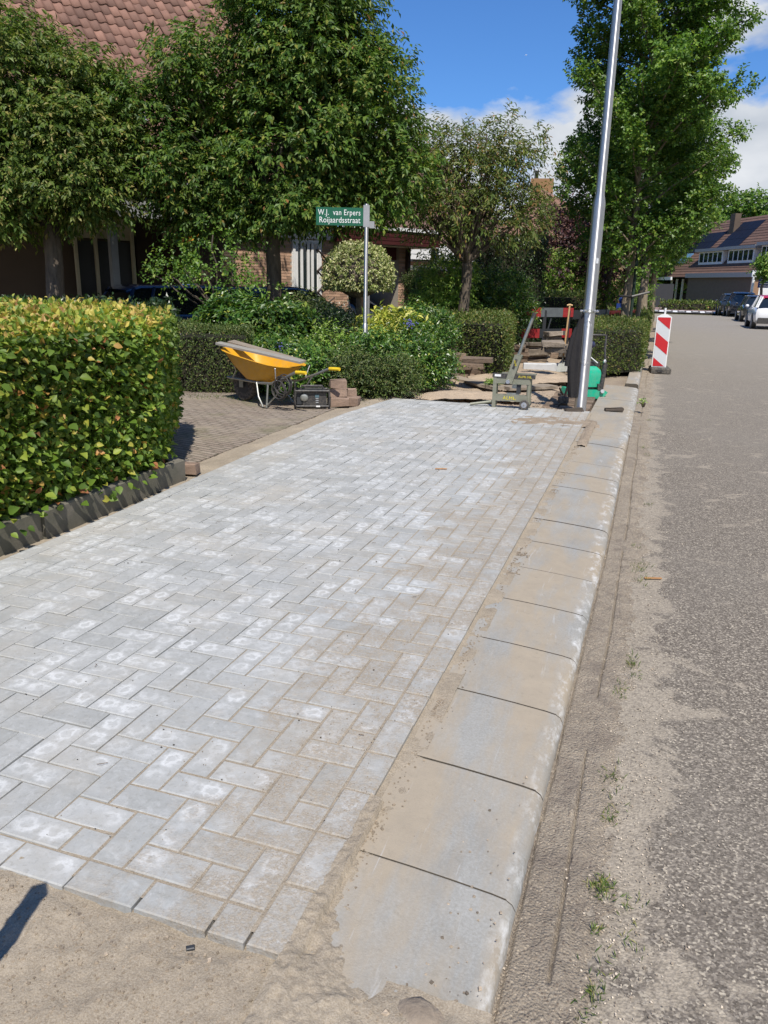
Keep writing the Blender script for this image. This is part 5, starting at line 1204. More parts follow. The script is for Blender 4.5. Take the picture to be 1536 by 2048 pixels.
for i, (q0, q1, lb) in enumerate((((885, 740), (1010, 762), 'long weathered board running behind the stone splitter, uppermost'), ((880, 755), (1000, 782), 'weathered board just in front of the uppermost one'), ((1000, 765), (1130, 770), 'weathered board lying between splitter and compactor'),
                                  ((1010, 782), (1105, 778), 'short split board behind the splitter wheels'))):
    a, b = G(*q0, T), G(*q1, T); d = b-a; L = np.linalg.norm(d[:2]); m = (a+b)/2
    mb = MB(); N = 10; w2 = .13
    for side in (0,):
        rings = [[(L*(k/N-.5), -w2+.01*math.sin(k*2+i), 0), (L*(k/N-.5), w2+.012*math.sin(k*1.7), 0), (L*(k/N-.5), w2, .05+.006*math.sin(k)), (L*(k/N-.5), -w2, .045+.006*math.cos(k*1.3))] for k in range(N+1)]
    mb.loft(rings); o = mb.build('board', WOOD_W, None, loc=(m[0], m[1], T+.02)); o.rotation_euler = (0, 0, math.atan2(d[1], d[0])); tag(o, lb, 'board', 'weathered boards on the dug up ground')
# rows of old clinkers between compactor and kerb
ob = empty('old_brick_path', (0, 0, 0)); tag(ob, 'rows of old clinkers still in place beside the right kerb', None, None, 'structure')
me_ = MB().cbox((0, 0, 0), (.20, .095, .09), .008, 0, jit=.003).mesh('brick', OLDSTONE)
for i in range(16):
    for j in range(3):
        o = link('brick', me_, ob, (-.80-.21*j+random.gauss(0, .004), PS1+.35+i*.115, -.085+random.gauss(0, .005)))
        o.rotation_euler = (random.gauss(0, .03), random.gauss(0, .02), random.gauss(0, .03))
for px, py, rz, lb in ((1148, 822, .1, 'dark brown brick lying at the foot of the lamp post'), (1228, 822, 0, 'dark brick lying on the old kerb right of the lamp post')):
    stone(G(px, py, 0 if px < 1200 else -.04), TH+rz, (.22, .09, .04), simple('dark_brick', (.07, .055, .042), None, 20, .9, bump=.5), lb, 'loose_brick', None)
# brown stones next to the radio
for q, dm, rz, lb in (((680, 812, 0), (.22, .14, .11), .1, 'rough brown stone at the bottom left of the little pile by the radio'), ((703, 810, 0), (.20, .14, .11), -.2, 'rough brown stone at the bottom right of the little pile by the radio'),
                      ((678, 810, .115), (.20, .13, .10), -.1, 'brown stone in the middle layer of the little pile by the radio'), ((700, 808, .115), (.13, .12, .09), .5, 'small brown stone in the middle layer of the little pile'),
                      ((676, 809, .22), (.22, .12, .10), .15, 'brown stone on top of the little pile by the radio')):
    p = G(q[0], q[1], 0) + np.array([0, 0, q[2]]); stone(p, TH+rz, dm, BROWNST, lb, 'brown_stone', 'brown stones piled by the radio')
# dark soil heap on paving by the lamp post
def heap(name, px, py, rx, ry, h, mat, label, ang=0, n=46, rough=.012):
    c = G(px, py, 0); X, Y = np.meshgrid(np.linspace(-1, 1, n), np.linspace(-1, 1, n)); R2 = X**2+Y**2+.35*fbm(X, Y, 2.1, 3, int(px))
    Z = h*np.clip(1-R2, -1, 1)+rough*fbm(X*rx, Y*ry, 16, 4, 7)*1.3-.004*(h < .05); Z = np.where(R2 < 1.6, Z, -.03)
    ca, sa = math.cos(ang), math.sin(ang); V = np.stack([(X*rx*ca-Y*ry*sa).ravel(), (X*rx*sa+Y*ry*ca).ravel(), Z.ravel()], 1)
    i = np.arange(n-1)[:, None]*n+np.arange(n-1)[None]; Fc = np.stack([i, i+1, i+n+1, i+n], -1).reshape(-1, 4)
    return tag(link(name, np_mesh(name, V, Fc, mat, True), None, c), label, None, None, 'stuff')
heap('sand_heap', 1105, 842, .50, .32, .008, m_soil, 'thin dark heap of damp sand on the paving at the lamp post', TH)
heap('sand_heap', 1176, 862, .05, .8, .014, m_soil, 'dark sand strewn along the kerb below the lamp post')
heap('sand_heap', 1040, 756, .9, .25, .10, m_sand2, 'sand thrown up in front of the new kerb blocks', TH)
heap('sand_heap', 1110, 762, .7, .3, .10, m_sand2, 'light sand heap under the shovel', TH)
heap('sand_heap', 940, 792, .8, .22, .07, m_sand2, 'brown sand bank along the far edge of the paving', TH)

# ================================================================== TOOLS
# block splitter
sp = empty('block_splitter', G(1024, 816, 0), TH-.32); tag(sp, 'olive block splitter with raised lever, small wheels and yellow lettering on the new paving', 'stone splitter')
def bx(name, c, d, mat, par, **k): mb = MB(); mb.box(c, d, **k); return mb.build(name, mat, par)
def tb(name, pts, r, mat, par, n=10, smooth=50): mb = MB(); mb.tube(pts, r, n); return mb.build(name, mat, par, smooth=smooth)
bx('leg', (-.235, -.03, .20), (.045, .05, .40), OLIVE, sp); bx('leg', (-.235, .09, .20), (.035, .04, .36), OLIVE, sp)
tb('leg', [(.20, -.02, .03), (.20, -.02, .40)], .026, OLIVE, sp); tb('leg', [(.20, .10, .05), (.20, .10, .38)], .022, OLIVE, sp)
lo = bx('lower_beam', (-.02, -.01, .132), (.42, .08, .08), OLIVE, sp); bx('lower_blade', (.0, 0, .18), (.16, .03, .03), STEELB, sp)
up_ = bx('upper_beam', (-.01, -.01, .350), (.44, .08, .075), OLIVE, sp); bt = bx('top_bar', (-.0, -.02, .412), (.54, .075, .05), BLACK, sp)
bx('top_plate', (.06, .02, .443), (.44, .07, .012), OLIVE, bt); bx('decal', (-.20, -.0595, .415), (.08, .002, .028), WHITE, bt)
bx('blade', (.04, 0, .285), (.11, .03, .06), STEELB, sp); bx('blade_holder', (.07, .0, .25), (.05, .05, .12), DKGREY, sp)
text_obj('lettering', 'ALMI.NL', .042, YTXT, bt, (.06, -.0590, .398), (math.pi/2, 0, 0), 1.15, .001)
text_obj('lettering', 'ALMI', .062, YTXT, lo, (-.12, -.0515, .112), (math.pi/2, 0, 0), 1.1, .001); text_obj('lettering', 'NL', .025, YTXT, lo, (.02, -.0515, .112), (math.pi/2, 0, 0), 1.1, .001)
mb = MB(); arm = [(-.06, 0, .335), (.04, 0, .68)]; ang = math.atan2(.345, .10)
mb.box((-.005, -.075, .50), (.09, .012, .36), ry=math.pi/2-ang); mb.box((-.005+.012, .01, .50+.02), (.07, .10, .34), ry=math.pi/2-ang); la = mb.build('lever_arm', OLIVE, sp)
mb = MB(); mb.tube([(-.06, -.105, .345), (-.06, -.06, .345)], .026, 14); mb.build('pivot_bolt', STEEL, la, smooth=40)
bx('decal', (.012, -.083, .57), (.03, .003, .13), BLACK, la, ry=math.pi/2-ang)
to = text_obj('lettering', 'ALMI', .035, YTXT, la, (-.006, -.086, .615), (math.pi/2, math.pi/2-(math.pi/2-ang)*1.0, 0), 1.0, .001)
lv = tb('lever', [(.03, 0, .64), (.105, 0, .90), (.19, 0, 1.16)], .021, STEELB, sp, 14); tb('grip', [(.185, 0, 1.14), (.205, 0, 1.20)], .026, BLACK, lv, 12)
for y_ in (-.085, .13):
    mb = MB(); mb.wheel((.165, y_, .062), .062, .045, (0, 1, 0), 22); wh = mb.build('wheel', RUBBER, sp, smooth=35)
    mb = MB(); mb.tube([(.165, y_-.026, .062), (.165, y_-.021, .062)], .036, 16); mb.build('rim', STEEL, wh); mb = MB(); mb.tube([(.165, y_-.034, .062), (.165, y_-.02, .062)], .011, 8); mb.build('hub', STEELB, wh)
tb('side_tube', [(-.24, .0, .075), (-.38, -.03, .05), (-.54, -.07, .025)], .019, OLIVE, sp); tb('side_tube', [(-.22, .02, .06), (-.40, .04, .03)], .012, OLIVE, sp)
# plate compactor
pc = empty('plate_compactor', G(1166, 794, -.07), TH+.12); tag(pc, 'green plate compactor with black handle half hidden behind the lamp post', 'plate compactor')
mb = MB(); mb.plate([(-.29, .05), (-.24, .015), (.20, .0), (.27, .05), (.30, .10), (.24, .13), (-.27, .13)], -.20, .22); mb.build('base_plate', GREENP, pc)
mb = MB(); mb.plate([(-.24, -.005), (.20, -.01), (.26, .02), (.2, .012), (-.24, .016)], -.19, .2); mb.build('wear_plate', STEELB, pc)
mb = MB(); mb.loft([[(x*w_, y*w_, z_) for x, y in ((-.20, -.15), (.20, -.15), (.23, 0), (.20, .16), (-.20, .16), (-.23, 0))] for z_, w_ in ((.17, 1.0), (.34, 1.0), (.42, .9), (.47, .62))]); mb.build('engine_cover', GREENP, pc, smooth=50)
bx('engine', (.0, .02, .25), (.34, .26, .24), BLACK, pc); bx('bracket', (.18, -.17, .17), (.08, .06, .10), BLACK, pc); bx('air_filter', (.10, .0, .50), (.16, .16, .07), BLACK, pc)
tb('handle', [(.22, -.14, .16), (.26, -.10, .5), (.25, -.05, .72), (.27, .0, .90), (.25, .0, .92), (.05, .0, .92), (-.05, .02, .90), (-.06, .05, .7), (-.1, .1, .45)], .016, BLACK, pc)
tb('handle_post', [(.20, -.16, .12), (.24, -.14, .52)], .035, BLACK, pc); mb = MB(); mb.ball((.05, -.02, .78), (.055, .05, .055), 14, 10); mb.build('knob', simple('knob_plastic', (.03, .035, .08), None, 10, .25), pc, smooth=80)
tb('cable', [(.06, -.02, .73), (.08, .03, .68), (.05, .05, .55), (.1, .02, .5)], .008, BLACK, pc); mb = MB(); mb.ball((.22, -.16, .55), (.03, .03, .03), 8, 6); mb.build('coupling', STEEL, pc)
tb('lever', [(.0, -.1, .62), (.13, -.12, .52)], .008, WHITE, pc); mb = MB(); mb.tube([(.2, -.2, .10), (.2, -.24, .12)], .03, 10); mb.build('bumper', GREYP, pc)
tb('front_bar', [(-.30, -.1, .03), (-.38, -.16, .06), (-.45, -.2, .16)], .014, DKWOOD, pc); bx('front_lump', (-.34, -.1, .03), (.14, .14, .06), BLACK, pc)
# mallet
q = G(1126, 806, -.02); ml = empty('mallet', q, TH); tag(ml, 'black rubber mallet with brown handle leaning against the lamp post', 'mallet')
mb = MB(); mb.cbox((0, 0, .045), (.135, .075, .085), .01); mb.build('head', RUBBER, ml); tb('handle', [(.01, 0, .06), (.06, .04, .26), (.12, .09, .5)], .014, simple('brown_handle', (.16, .07, .04), None, 10, .6), ml)
# shovel
q = G(1124, 742, -.05); sh = empty('shovel', q, TH); tag(sh, 'upright shovel with pale wooden handle standing in the sand', 'shovel')
ztp = 1.24
tb('handle', [(.0, 0, .20), (.02, .02, .6), (.055, .06, ztp)], .017, WOOD_H, sh, 10); mb = MB(); mb.tube([(-.0, .06, ztp), (.055, .06, ztp+.012), (.11, .06, ztp)], [.016, .022, .016], 10); mb.build('grip', WOOD_H, sh, smooth=60)
mb = MB(); mb.loft([[(-.02, 0, .22), (.02, 0, .22), (.02, .012, .22), (-.02, .012, .22)], [(-.09, -.02, .13), (.08, -.02, .15), (.08, -.01, .15), (-.09, -.01, .13)], [(-.13, -.06, -.02), (.05, -.06, .0), (.05, -.05, .0), (-.13, -.05, -.02)]]); mb.build('blade', STEELB, sh); tb('socket', [(0, 0, .14), (0, 0, .28)], .021, STEELB, sh)
# second dark bar leaning on stack
dbp = G(1083, 700, .3); mb = MB(); mb.tube([(0, 0, 0), (.13, .1, .62)], .016, 8); tag(mb.build('steel_bar', DKGREY, None, loc=dbp), 'dark bar leaning from the stack against the barrier', 'bar')
# wheelbarrow
fw = toworld(np.array([-.80, .60, 0.])); wbp = G(492, 800, 0)+np.array([0, 0, 0]); wv = empty('wheelbarrow', wbp, math.atan2(fw[1], fw[0])); tag(wv, 'yellow wheelbarrow with grey tube frame parked in front of the hedge', 'wheelbarrow')
def tring(x0, x1, w0, w1, z0, z1, n=28, e=3.2):
    out = []
    for i in range(n):
        t = 2*math.pi*i/n; c, s_ = math.cos(t), math.sin(t); r = (abs(c)**e+abs(s_)**e)**(-1/e)
        u = c*r; v = s_*r; x = (x0+x1)/2+u*(x1-x0)/2; f = (x-x0)/(x1-x0); out.append((x, v*(w0*(1-f)+w1*f), z0*(1-f)+z1*f))
    return out
mb = MB(); R0 = tring(-.62, -.12, .19, .18, .30, .31); R1 = tring(-.80, .06, .27, .27, .41, .48); R2 = tring(-.90, .24, .33, .31, .50, .67); R3 = tring(-.93, .27, .35, .33, .50, .675)
R4 = tring(-.88, .22, .315, .30, .505, .672); R5 = tring(-.78, .04, .255, .255, .42, .49); R6 = tring(-.60, -.14, .175, .165, .31, .32)
mb.loft([R0, R1, R2, R3, R4, R5, R6]); mb.build('tub', YEL, wv, smooth=50)
mb = MB(); mb.wheel((0, 0, .195), .195, .095, (0, 1, 0), 28); wh = mb.build('wheel', RUBBER, wv, smooth=35)
for sgn in (-1, 1):
    mb = MB(); mb.tube([(0, sgn*.05, .195), (0, sgn*.044, .195)], .10, 18); mb.build('rim', DKGREY, wh)
    tb('frame_tube', [(.22, sgn*.10, .29), (.0, sgn*.115, .285), (-.5, sgn*.20, .285), (-.72, sgn*.24, .30), (-1.0, sgn*.28, .40), (-1.18, sgn*.30, .475), (-1.26, sgn*.30, .485)], .017, STEELB, wv, 10)
    tb('grip', [(-1.20, sgn*.30, .482), (-1.36, sgn*.305, .488)], .022, YELG, wv, 12)
    tb('leg', [(-.42, sgn*.20, .285), (-.50, sgn*.25, .12), (-.60, sgn*.27, .0), (-.66, sgn*.27, .0), (-.66, sgn*.24, .285)], .013, STEELB, wv, 8)
    tb('brace', [(-.64, sgn*.27, .0), (-.80, sgn*.24, .16), (-.95, sgn*.27, .38)], .011, STEELB, wv, 8)
    tb('strut', [(.12, sgn*.11, .29), (.0, sgn*.16, .40), (-.02, sgn*.2, .46)], .011, STEELB, wv, 8); bx('axle_plate', (0, sgn*.075, .225), (.07, .008, .10), STEELB, wv)
    tb('tub_brace', [(-.82, sgn*.26, .34), (-.86, sgn*.31, .50)], .009, STEEL, wv, 8)
tb('front_bar', [(.22, -.11, .29), (.24, 0, .29), (.22, .11, .29)], .017, STEELB, wv)
hs = empty('hose_coil', wv.location, wv.rotation_euler[2]); tag(hs, 'black coiled strap hanging from the near wheelbarrow handle', 'hose')
sy = 1.0 if True else -1
for k in range(6):
    cx = -1.0+.02*k; pts = [(cx+.12*math.cos(t)*(1+.1*math.sin(k)), .29+.03*math.sin(k*2), .33+.11*math.sin(t)-.02*k) for t in np.linspace(0, 6.28, 18)]
    tb('loop', pts, .008, BLACK, hs, 6)
# boards over the tub
for (q0, d0), (q1, d1), w_, m, lb in ((((436, 686), 10.35), ((604, 724), 9.72), .10, ALU, 'grey straightedge lying across the wheelbarrow tub'), (((462, 683), 10.55), ((606, 724), 9.86), .12, WOOD_W, 'brown wooden board lying behind the grey one on the wheelbarrow')):
    a, b = D(*q0, d0-.22), D(*q1, d1-.22); d = b-a; L = np.linalg.norm(d); m_ = (a+b)/2
    mb = MB(); mb.cbox((0, 0, 0), (L, w_, .028), .003); o = mb.build('board', m, None, loc=m_); o.rotation_euler = (.1, -math.asin(d[2]/L), math.atan2(d[1], d[0])); tag(o, lb, 'board')
# jobsite radio
rd = empty('jobsite_radio', G(624, 814, 0), TH+.14); tag(rd, 'black caged jobsite radio on the ground beside the wheelbarrow', 'radio')
bx('body', (.03, .0, .12), (.30, .17, .17), BLACK, rd); bx('side_speaker', (-.16, 0, .12), (.06, .15, .15), DKGREY, rd); bx('display', (.06, -.088, .15), (.05, .006, .035), simple('lcd', (.10, .17, .2), None, 5, .2), rd)
for k in range(3): bx('button', (.06, -.088, .12-.025*k), (.035, .008, .012), GREYP, rd)
for x_ in (-.21, .21):
    for y_ in (-.11, .11): tb('cage_post', [(x_, y_, .03), (x_*1.03, y_*1.05, .12), (x_, y_, .21)], .014, BLACK, rd)
for z_ in (.025, .215):
    for y_ in (-.11, .11): tb('cage_bar', [(-.21, y_, z_), (.21, y_, z_)], .015, BLACK, rd)
    for x_ in (-.21, .21): tb('cage_bar', [(x_, -.11, z_), (x_, .11, z_)], .015, BLACK, rd)
tb('handle', [(-.14, 0, .21), (-.13, 0, .265), (.13, 0, .265), (.15, 0, .21)], .016, BLACK, rd); bx('top_tray', (0, 0, .215), (.34, .16, .02), DKGREY, rd)
bx('label_plate', (.07, -.127, .028), (.05, .004, .018), WHITE, rd); mb = MB(); mb.ball((-.1, -.09, .13), (.05, .012, .05), 12, 8); mb.build('speaker', STEELB, rd, smooth=60)
# small plastic garden sign at the hedge corner
gs = empty('garden_sign', G(306, 922, .02), TH+.12); tag(gs, 'small grey and green garden sign tucked under the beech hedge corner', 'sign')
bx('board', (0, 0, .13), (.20, .006, .14), simple('sign_grey', (.22, .25, .22), None, 5, .5), gs); bx('green_strip', (0, -.005, .075), (.20, .004, .06), simple('leaf_green', (.06, .22, .05), None, 5, .5), gs); tb('pin', [(0, .005, -.05), (0, .005, .1)], .006, DKGREY, gs)
text_obj('lettering', 'Tuin', .085, simple('pale_print', (.45, .47, .44), None, 5, .5), gs, (-.085, -.0045, .125), (math.pi/2, 0, 0), 1.0, .0006)

# ================================================================== CARS
def car(name, loc, rz, L, W, H, body, roofm, label, group='cars parked along the right side of the street', suv=False, cat='car', two=True):
    r = empty(name, loc, rz); tag(r, label, cat, group); h = L/2; w = W/2; sh = H*.63
    st = [(-h, .50, sh*.80, w*.80), (-h+.05, .34, sh*.96, w*.92), (-h+.30, .24, sh*1.02, w*.99), (-h*.45, .22, sh*1.0, w), (h*.3, .22, sh*.97, w), (h*.6, .22, sh*.93, w*.98), (h-.22, .26, sh*.80, w*.90), (h-.04, .34, sh*.68, w*.76), (h, .42, sh*.58, w*.66)]
    mb = MB(); rings = []
    for x, zb, zs, hw in st:
        half = [(hw*.82, zb), (hw*.97, zb+.10), (hw, zb+(zs-zb)*.55), (hw*.975, zs-.06), (hw*.90, zs), (hw*.5, zs+.02)]
        rings.append([(x, y, z) for y, z in half]+[(x, -y, z) for y, z in half[::-1]])
    mb.loft(rings); b = mb.build('body', body, r, smooth=45)
    mb = MB(); rings = []; t = .56
    G_ = [(-h+.10, sh*1.0, .80), (-h+.34, H*.94, t+.02), (-h+.8, H*.985, t+.08), (-.1, H*.99, t+.09), (.25, H*.96, t+.07), (h*.55, sh*.98, .74)]
    for x, z, q in G_: rings.append([(x, w*.90, sh*.95), (x, w*q*1.12, (z*.75+sh*.25)), (x, w*q, z-.02), (x, 0, z), (x, -w*q, z-.02), (x, -w*q*1.12, (z*.75+sh*.25)), (x, -w*.90, sh*.95)])
    mb.loft(rings); gl = mb.build('windows', CARGL, r, smooth=40)
    mb = MB(); rings = []
    for x, z, q in [(-h+.26, H*.925, .60), (-h+.5, H*.985, .66), (-.1, H*1.0, .67), (.28, H*.97, .64)]: rings.append([(x, w*q*1.03, z-.05), (x, w*q*.95, z), (x, 0, z+.015), (x, -w*q*.95, z), (x, -w*q*1.03, z-.05)])
    mb.loft(rings, closed=False, caps=False); mb.build('roof', roofm, r, smooth=60)
    for s_ in (-1, 1):
        for pts in ([(-h+.12, s_*w*.88, sh*1.0), (-h+.38, s_*w*.66, H*.95)], [(-h+.55, s_*w*.90, sh*1.0), (-h+.75, s_*w*.70, H*.96)], [(.0, s_*w*.91, sh), (-.05, s_*w*.70, H*.96)], [(h*.53, s_*w*.82, sh*.97), (.27, s_*w*.66, H*.95)]): tb('pillar', pts, .035, body, b, 6)
        mb = MB(); mb.ball((-h+.10, s_*w*.74, sh*.86), (.06, .16, .085), 10, 7); mb.build('tail_light', simple('tail_red', (.28, .006, .012), None, 5, .2), r, smooth=80)
        mb = MB(); mb.ball((h-.12, s_*w*.66, sh*.64), (.10, .16, .07), 10, 7); mb.build('headlight', REFW, r, smooth=80)
        mb = MB(); mb.ball((h*.42, s_*(w+.06), sh*1.04), (.07, .09, .07), 8, 6); mb.build('mirror', body, r, smooth=80)
        for x in (-h+.75, h-.80):
            mb = MB(); mb.wheel((x, s_*(w-.10), .32), .32, .2, (0, 1, 0), 22); wh = mb.build('wheel', RUBBER, r, smooth=35); mb = MB(); mb.tube([(x, s_*(w-.005), .32), (x, s_*(w+.012), .32)], .20, 14); mb.build('rim', GREYP, wh)
            mb = MB(); mb.tube([(x, s_*(w-.16), .34), (x, s_*(w+.004), .34)], .375, 22); mb.build('wheel_arch', BLACK, b)
    bx('bumper', (-h+.06, 0, .38), (.20, W*.80, .26), BLACK if two else body, r); bx('number_plate', (-h-.05, 0, .50 if two else .72), (.02, .5, .11), simple('plate_yellow', (.6, .42, .03), None, 5, .5), r)
    bx('grille', (h-.06, 0, .42), (.14, W*.5, .16), BLACK, r); return r
WH = paint('white_car_paint', (.78, .79, .80)); RD = paint('red_car_paint', (.48, .02, .05)); DK = paint('dark_car_paint', (.014, .016, .022), .2, 1.); DK2 = paint('dark_car_paint', (.02, .022, .022), .25, 1.); BL = paint('blue_car_paint', (.01, .03, .09), .25, 1.)
def park(px, py, L, W, H, *a, **k):
    p = G(px, py, -.1); car('parked_car', (p[0]+W/2-.05, p[1]+L/2-.7, -.1), math.pi/2, L, W, H, *a, **k)
park(1503, 657, 4.0, 1.76, 1.50, WH, RD, 'white hatchback with a red roof and red tail light, nearest parked car')
park(1480, 643, 4.2, 1.76, 1.46, DK2, DK2, 'dark car parked directly ahead of the white hatchback')
park(1454, 633, 4.4, 1.82, 1.62, DK, DK, 'black hatchback parked third from the white one, rear window showing', two=False)
park(1437, 629, 4.2, 1.78, 1.50, DK2, DK2, 'dark car parked farthest away in the row, mostly hidden')
aN, _ = H1.at(787, 600, 1.3); car('parked_car', H1.W(aN-2.05, 1.35), math.atan2(H1.u[1], H1.u[0]), 4.1, 1.76, 1.40, WH, WH, 'white car with its bonnet showing under the maroon canopy', None)
aN, _ = H1.at(400, 600, -1.2); car('parked_car', H1.W(aN+.2, -1.0), math.atan2(H1.u[1], H1.u[0]), 4.1, 1.76, 1.42, BL, BL, 'blue car in the deep shade of the carport on the left', None)
aN, _ = H1.at(520, 600, -1.0); car('parked_car', H1.W(aN+.6, -.95), math.atan2(H1.u[1], H1.u[0]), 4.1, 1.76, 1.42, DK, DK, 'dark car hidden behind the thick centre trunk', None)

# ================================================================== SMALL DETAIL
def scatter(name, P, s0, s1, mat, label, flat=.6):
    n = len(P); b = np.array([(-1, -1, -.7), (1, -1, -.6), (1, 1, -.8), (-1, 1, -.7), (-.7, -.6, .7), (.6, -.7, .8), (.7, .6, .6), (-.6, .7, .8)]); f = np.array([(0, 3, 2, 1), (4, 5, 6, 7), (0, 1, 5, 4), (1, 2, 6, 5), (2, 3, 7, 6), (3, 0, 4, 7)])
    s = (rng.uniform(s0, s1, n)*rng.uniform(.6, 1, n))[:, None, None]; a = rng.uniform(0, 6.28, n); c, q = np.cos(a), np.sin(a)
    B = b[None]*rng.uniform(.55, 1.25, (n, 8, 3)); B = np.stack([B[..., 0]*c[:, None]-B[..., 1]*q[:, None], B[..., 0]*q[:, None]+B[..., 1]*c[:, None], B[..., 2]*flat], -1)*s
    V = (B+P[:, None]).reshape(-1, 3); Fc = (f[None]+(np.arange(n)*8)[:, None, None]).reshape(-1, 4)
    return tag(link(name, np_mesh(name, V, Fc, mat)), label, None, None, 'stuff')
PEB = simple('pebble_mat', (.36, .29, .21), (.17, .14, .11), 40, .9, var=.5); PEBL = simple('pale_pebble_mat', (.62, .53, .40), (.45, .38, .30), 40, .8, var=.3); CLOD = simple('sand_clod_mat', (.30, .245, .18), (.22, .175, .125), 30, 1., var=.25)
U = lambda a, b, n: rng.uniform(a, b, n)
n = 9500; X = U(-3.6, -.35, n); Y = 1.27-np.abs(rng.normal(0, .75, n)); scatter('sand_clods', np.c_[X, Y, sand_h(X, Y)+.001], .0008, .0055, CLOD, 'crumbs of sand in front of the paving')
n = 160; X = U(-3.2, -.3, n); Y = U(.3, 1.25, n); scatter('pebbles', np.c_[X, Y, sand_h(X, Y)+.002], .003, .009, PEB, 'small stones in the sand')
n = 2600; X = rng.normal(.04, .12, n); Y = 1.2+rng.exponential(4.5, n); scatter('gutter_grit', np.c_[X, Y, np.full(n, -.0985)], .001, .0034, PEBL, 'pale grit in the gutter'); 
n = 1800; X = rng.normal(.04, .12, n); Y = 1.2+rng.exponential(4.5, n); scatter('gutter_grit', np.c_[X, Y, np.full(n, -.0985)], .001, .004, PEB, 'dark grit in the gutter')
n = 500; X = U(.1, 2.5, n); Y = U(1.2, 9, n); scatter('road_grit', np.c_[X, Y, np.full(n, -.102)], .001, .0035, PEBL, 'loose chippings on the asphalt')
n = 1500; Y = U(1.3, 9.4, n); Y = Y+.12*np.sin(Y*9)+.2*np.sin(Y*3.7); X = -.625+np.abs(rng.normal(0, .028, n)); scatter('kerb_grit', np.c_[X, Y, np.full(n, -.021)-.02*(X+.62)], .0015, .005, CLOD, 'sand crumbs along the kerb slabs')
n = 150; X = U(-.55, -.2, n); Y = 1.25+rng.exponential(.35, n); Y = np.where(Y > 2.2, U(1.2, 9, n), Y); scatter('kerb_grit', np.c_[X, Y, -.024-.055*(X+.65)], .0015, .006, PEB, 'clods lying on the first kerb slabs')
n = 2600; Y = U(1.4, 9.9, n); X = -.66-np.abs(rng.normal(0, .33, n)); scatter('paving_grit', np.c_[X, Y, np.full(n, .0012)], .0008, .0026, CLOD, 'sand grains spread over the paving edge')
n = 500; Y = U(1.4, 9.9, n); X = U(-3.3, -.7, n); scatter('paving_grit', np.c_[X, Y, np.full(n, .001)], .0012, .004, simple('dark_crumb', (.05, .04, .03), None, 9, 1.), 'dark crumbs on the paving')
n = 2500; X = U(-4.4, -.8, n); Y = PS1+rng.exponential(1.6, n); scatter('soil_clods', np.c_[X, Y, soil_h(X, Y)+.004], .004, .022, PEB, 'clods on the dug up ground')
# little twigs and dry leaves on the paving
mb = MB()
for i in range(34):
    x, y = random.uniform(-3.1, -.8), random.uniform(1.5, 8.5); a = random.uniform(0, 6.28); l = random.uniform(.01, .035); mb.tube([(x, y, .004), (x+l*math.cos(a)*.5, y+l*math.sin(a)*.5, .008), (x+l*math.cos(a+.5), y+l*math.sin(a+.5), .004)], .0011, 4)
tag(mb.build('dry_twigs', simple('twig_mat', (.12, .075, .04), None, 20, .9)), 'tiny dry twigs scattered on the new paving', None, None, 'stuff')
for px, py, z_, lb in ((882, 938, .004, 'orange brown wood splinter on the paving'), (1306, 1157, -.097, 'orange brown wood splinter on the road edge')):
    mb = MB(); mb.cbox((0, 0, .003), (.10, .014, .007), .002, TH); tag(mb.build('wood_splinter', simple('splinter', (.42, .22, .09), None, 20, .8), None, loc=G(px, py, z_)), lb, 'splinter')
mb = MB(); mb.cbox((0, 0, .006), (.020, .013, .012), .002, .6); tag(mb.build('stone_chip', DKGREY, None, loc=G(381, 1901, -.035)), 'small grey stone chip on the sand in front', 'stone chip')
for px, py in ((433+0, 0),): pass
n = 30; P = np.c_[U(.02, .12, n), 1.3+rng.exponential(3.5, n), np.full(n, -.1)]
P = P[P[:, 1] < 12]; K = 16; Pq = np.repeat(P, K, 0)+np.c_[rng.normal(0, .018, len(P)*K), rng.normal(0, .03, len(P)*K), np.zeros(len(P)*K)]
d = rng.normal(0, .6, (len(Pq), 3)); d[:, 2] = np.abs(d[:, 2])+.35; V, Fc = leaf_geo(Pq, d, rng.normal(0, 1, (len(Pq), 3)), rng.uniform(.012, .035, len(Pq)), .0035); tag(link('gutter_grass', np_mesh('gutter_grass', V, Fc, LF['grass'])), 'thin tufts of grass growing in the gutter', None, None, 'stuff')
def tuft(px, py, r, n, z=-.1, l0=.01, l1=.032, lb='grass tuft'):
    c = G(px, py, z); Pq = c+np.c_[rng.normal(0, r, n), rng.normal(0, r, n), np.zeros(n)]; d = rng.normal(0, .7, (n, 3)); d[:, 2] = np.abs(d[:, 2])+.3
    V, Fc = leaf_geo(Pq, d, rng.normal(0, 1, (n, 3)), rng.uniform(l0, l1, n), .004); tag(link('grass_tuft', np_mesh('grass_tuft', V, Fc, LF['grass'])), lb, 'grass tuft')
tuft(1205, 1775, .018, 90, lb='larger green grass tuft in the gutter near the camera'); tuft(1192, 1862, .008, 25, lb='small grass tuft just below the larger one'); tuft(1188, 1985, .010, 30, lb='sparse dry grass tuft at the bottom edge'); tuft(1262, 1330, .012, 26, lb='small grass tuft at the dusty asphalt edge'); tuft(1215, 1640, .012, 24, lb='sparse grass tuft above the larger one')
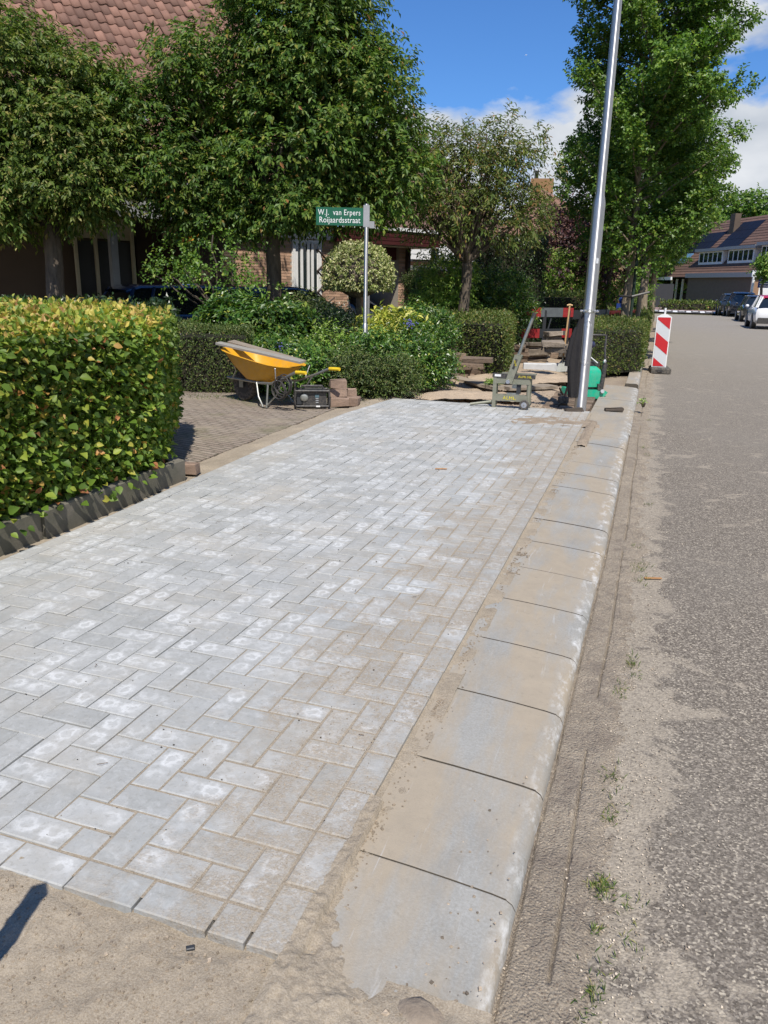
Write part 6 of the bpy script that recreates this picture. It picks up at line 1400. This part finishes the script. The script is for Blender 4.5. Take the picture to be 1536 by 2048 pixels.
n = 900; a_ = G(375, 790)[:2]; P = np.c_[U(-1, 1, n), U(-1, 1, n)]*.0; q0, q1 = G(380, 792), G(720, 806); t = rng.random(n)[:, None]; Pq = q0*(1-t)+q1*t+np.c_[rng.normal(0, .12, n), rng.normal(0, .16, n), np.zeros(n)]
d = rng.normal(0, .6, (n, 3)); d[:, 2] = np.abs(d[:, 2])+.2; V, Fc = leaf_geo(Pq, d, rng.normal(0, 1, (n, 3)), rng.uniform(.01, .04, n), .006); tag(link('moss_and_weeds', np_mesh('moss_and_weeds', V, Fc, LF['grass'])), 'weeds along the foot of the hedge behind the wheelbarrow', None, None, 'stuff')
# leaf on gutter, weed by splitter
bush('weed', G(985, 778, -.05), (.10, .08, .07), LF['lime'], 'small green weed growing beside the stone splitter', n=14, per=5, k=4, L=.05, ll=.035, lw=.018, R=.03)
bush('fallen_leaves', G(1285, 828, -.1), (.05, .05, .02), LF['lime'], 'few yellow green leaves lying in the gutter', n=6, per=3, k=2, L=.04, ll=.04, lw=.025, R=.03, cat='leaves')
# made-up stake out of view, leaned so its shadow falls as the dark bar
ps0 = G(84, 1784, -.03); L_ = .94; sx, sy = -SUNV.x/SUNV.z, -SUNV.y/SUNV.z
tp = np.array([ps0[0]-sx*L_, ps0[1]-sy*L_, L_-.03]); bt_ = tp-toworld(np.array([.16, 0., L_+.1])); mb = MB(); mb.tube([bt_-bt_, tp-bt_], .028, 4, True); tag(mb.build('shadow_stake', WOOD_W, None, loc=bt_), 'unseen stake added beside the camera to cast the short dark shadow', 'stake')
# tiny aircraft
pl_ = D(1052, 110, 1400); mb = MB(); mb.ball((0, 0, 0), (1.9, .35, .35), 8, 6); mb.box((0, 0, 0), (.7, 5, .1)); tag(mb.build('aeroplane', WHITE, None, loc=pl_), 'tiny white aeroplane high in the blue sky', 'aeroplane')
print('tris', sum(len(m.loop_triangles) or sum(len(p.vertices)-2 for p in m.polygons) if len(m.polygons) < 3000 else len(m.polygons) for m in bpy.data.meshes))
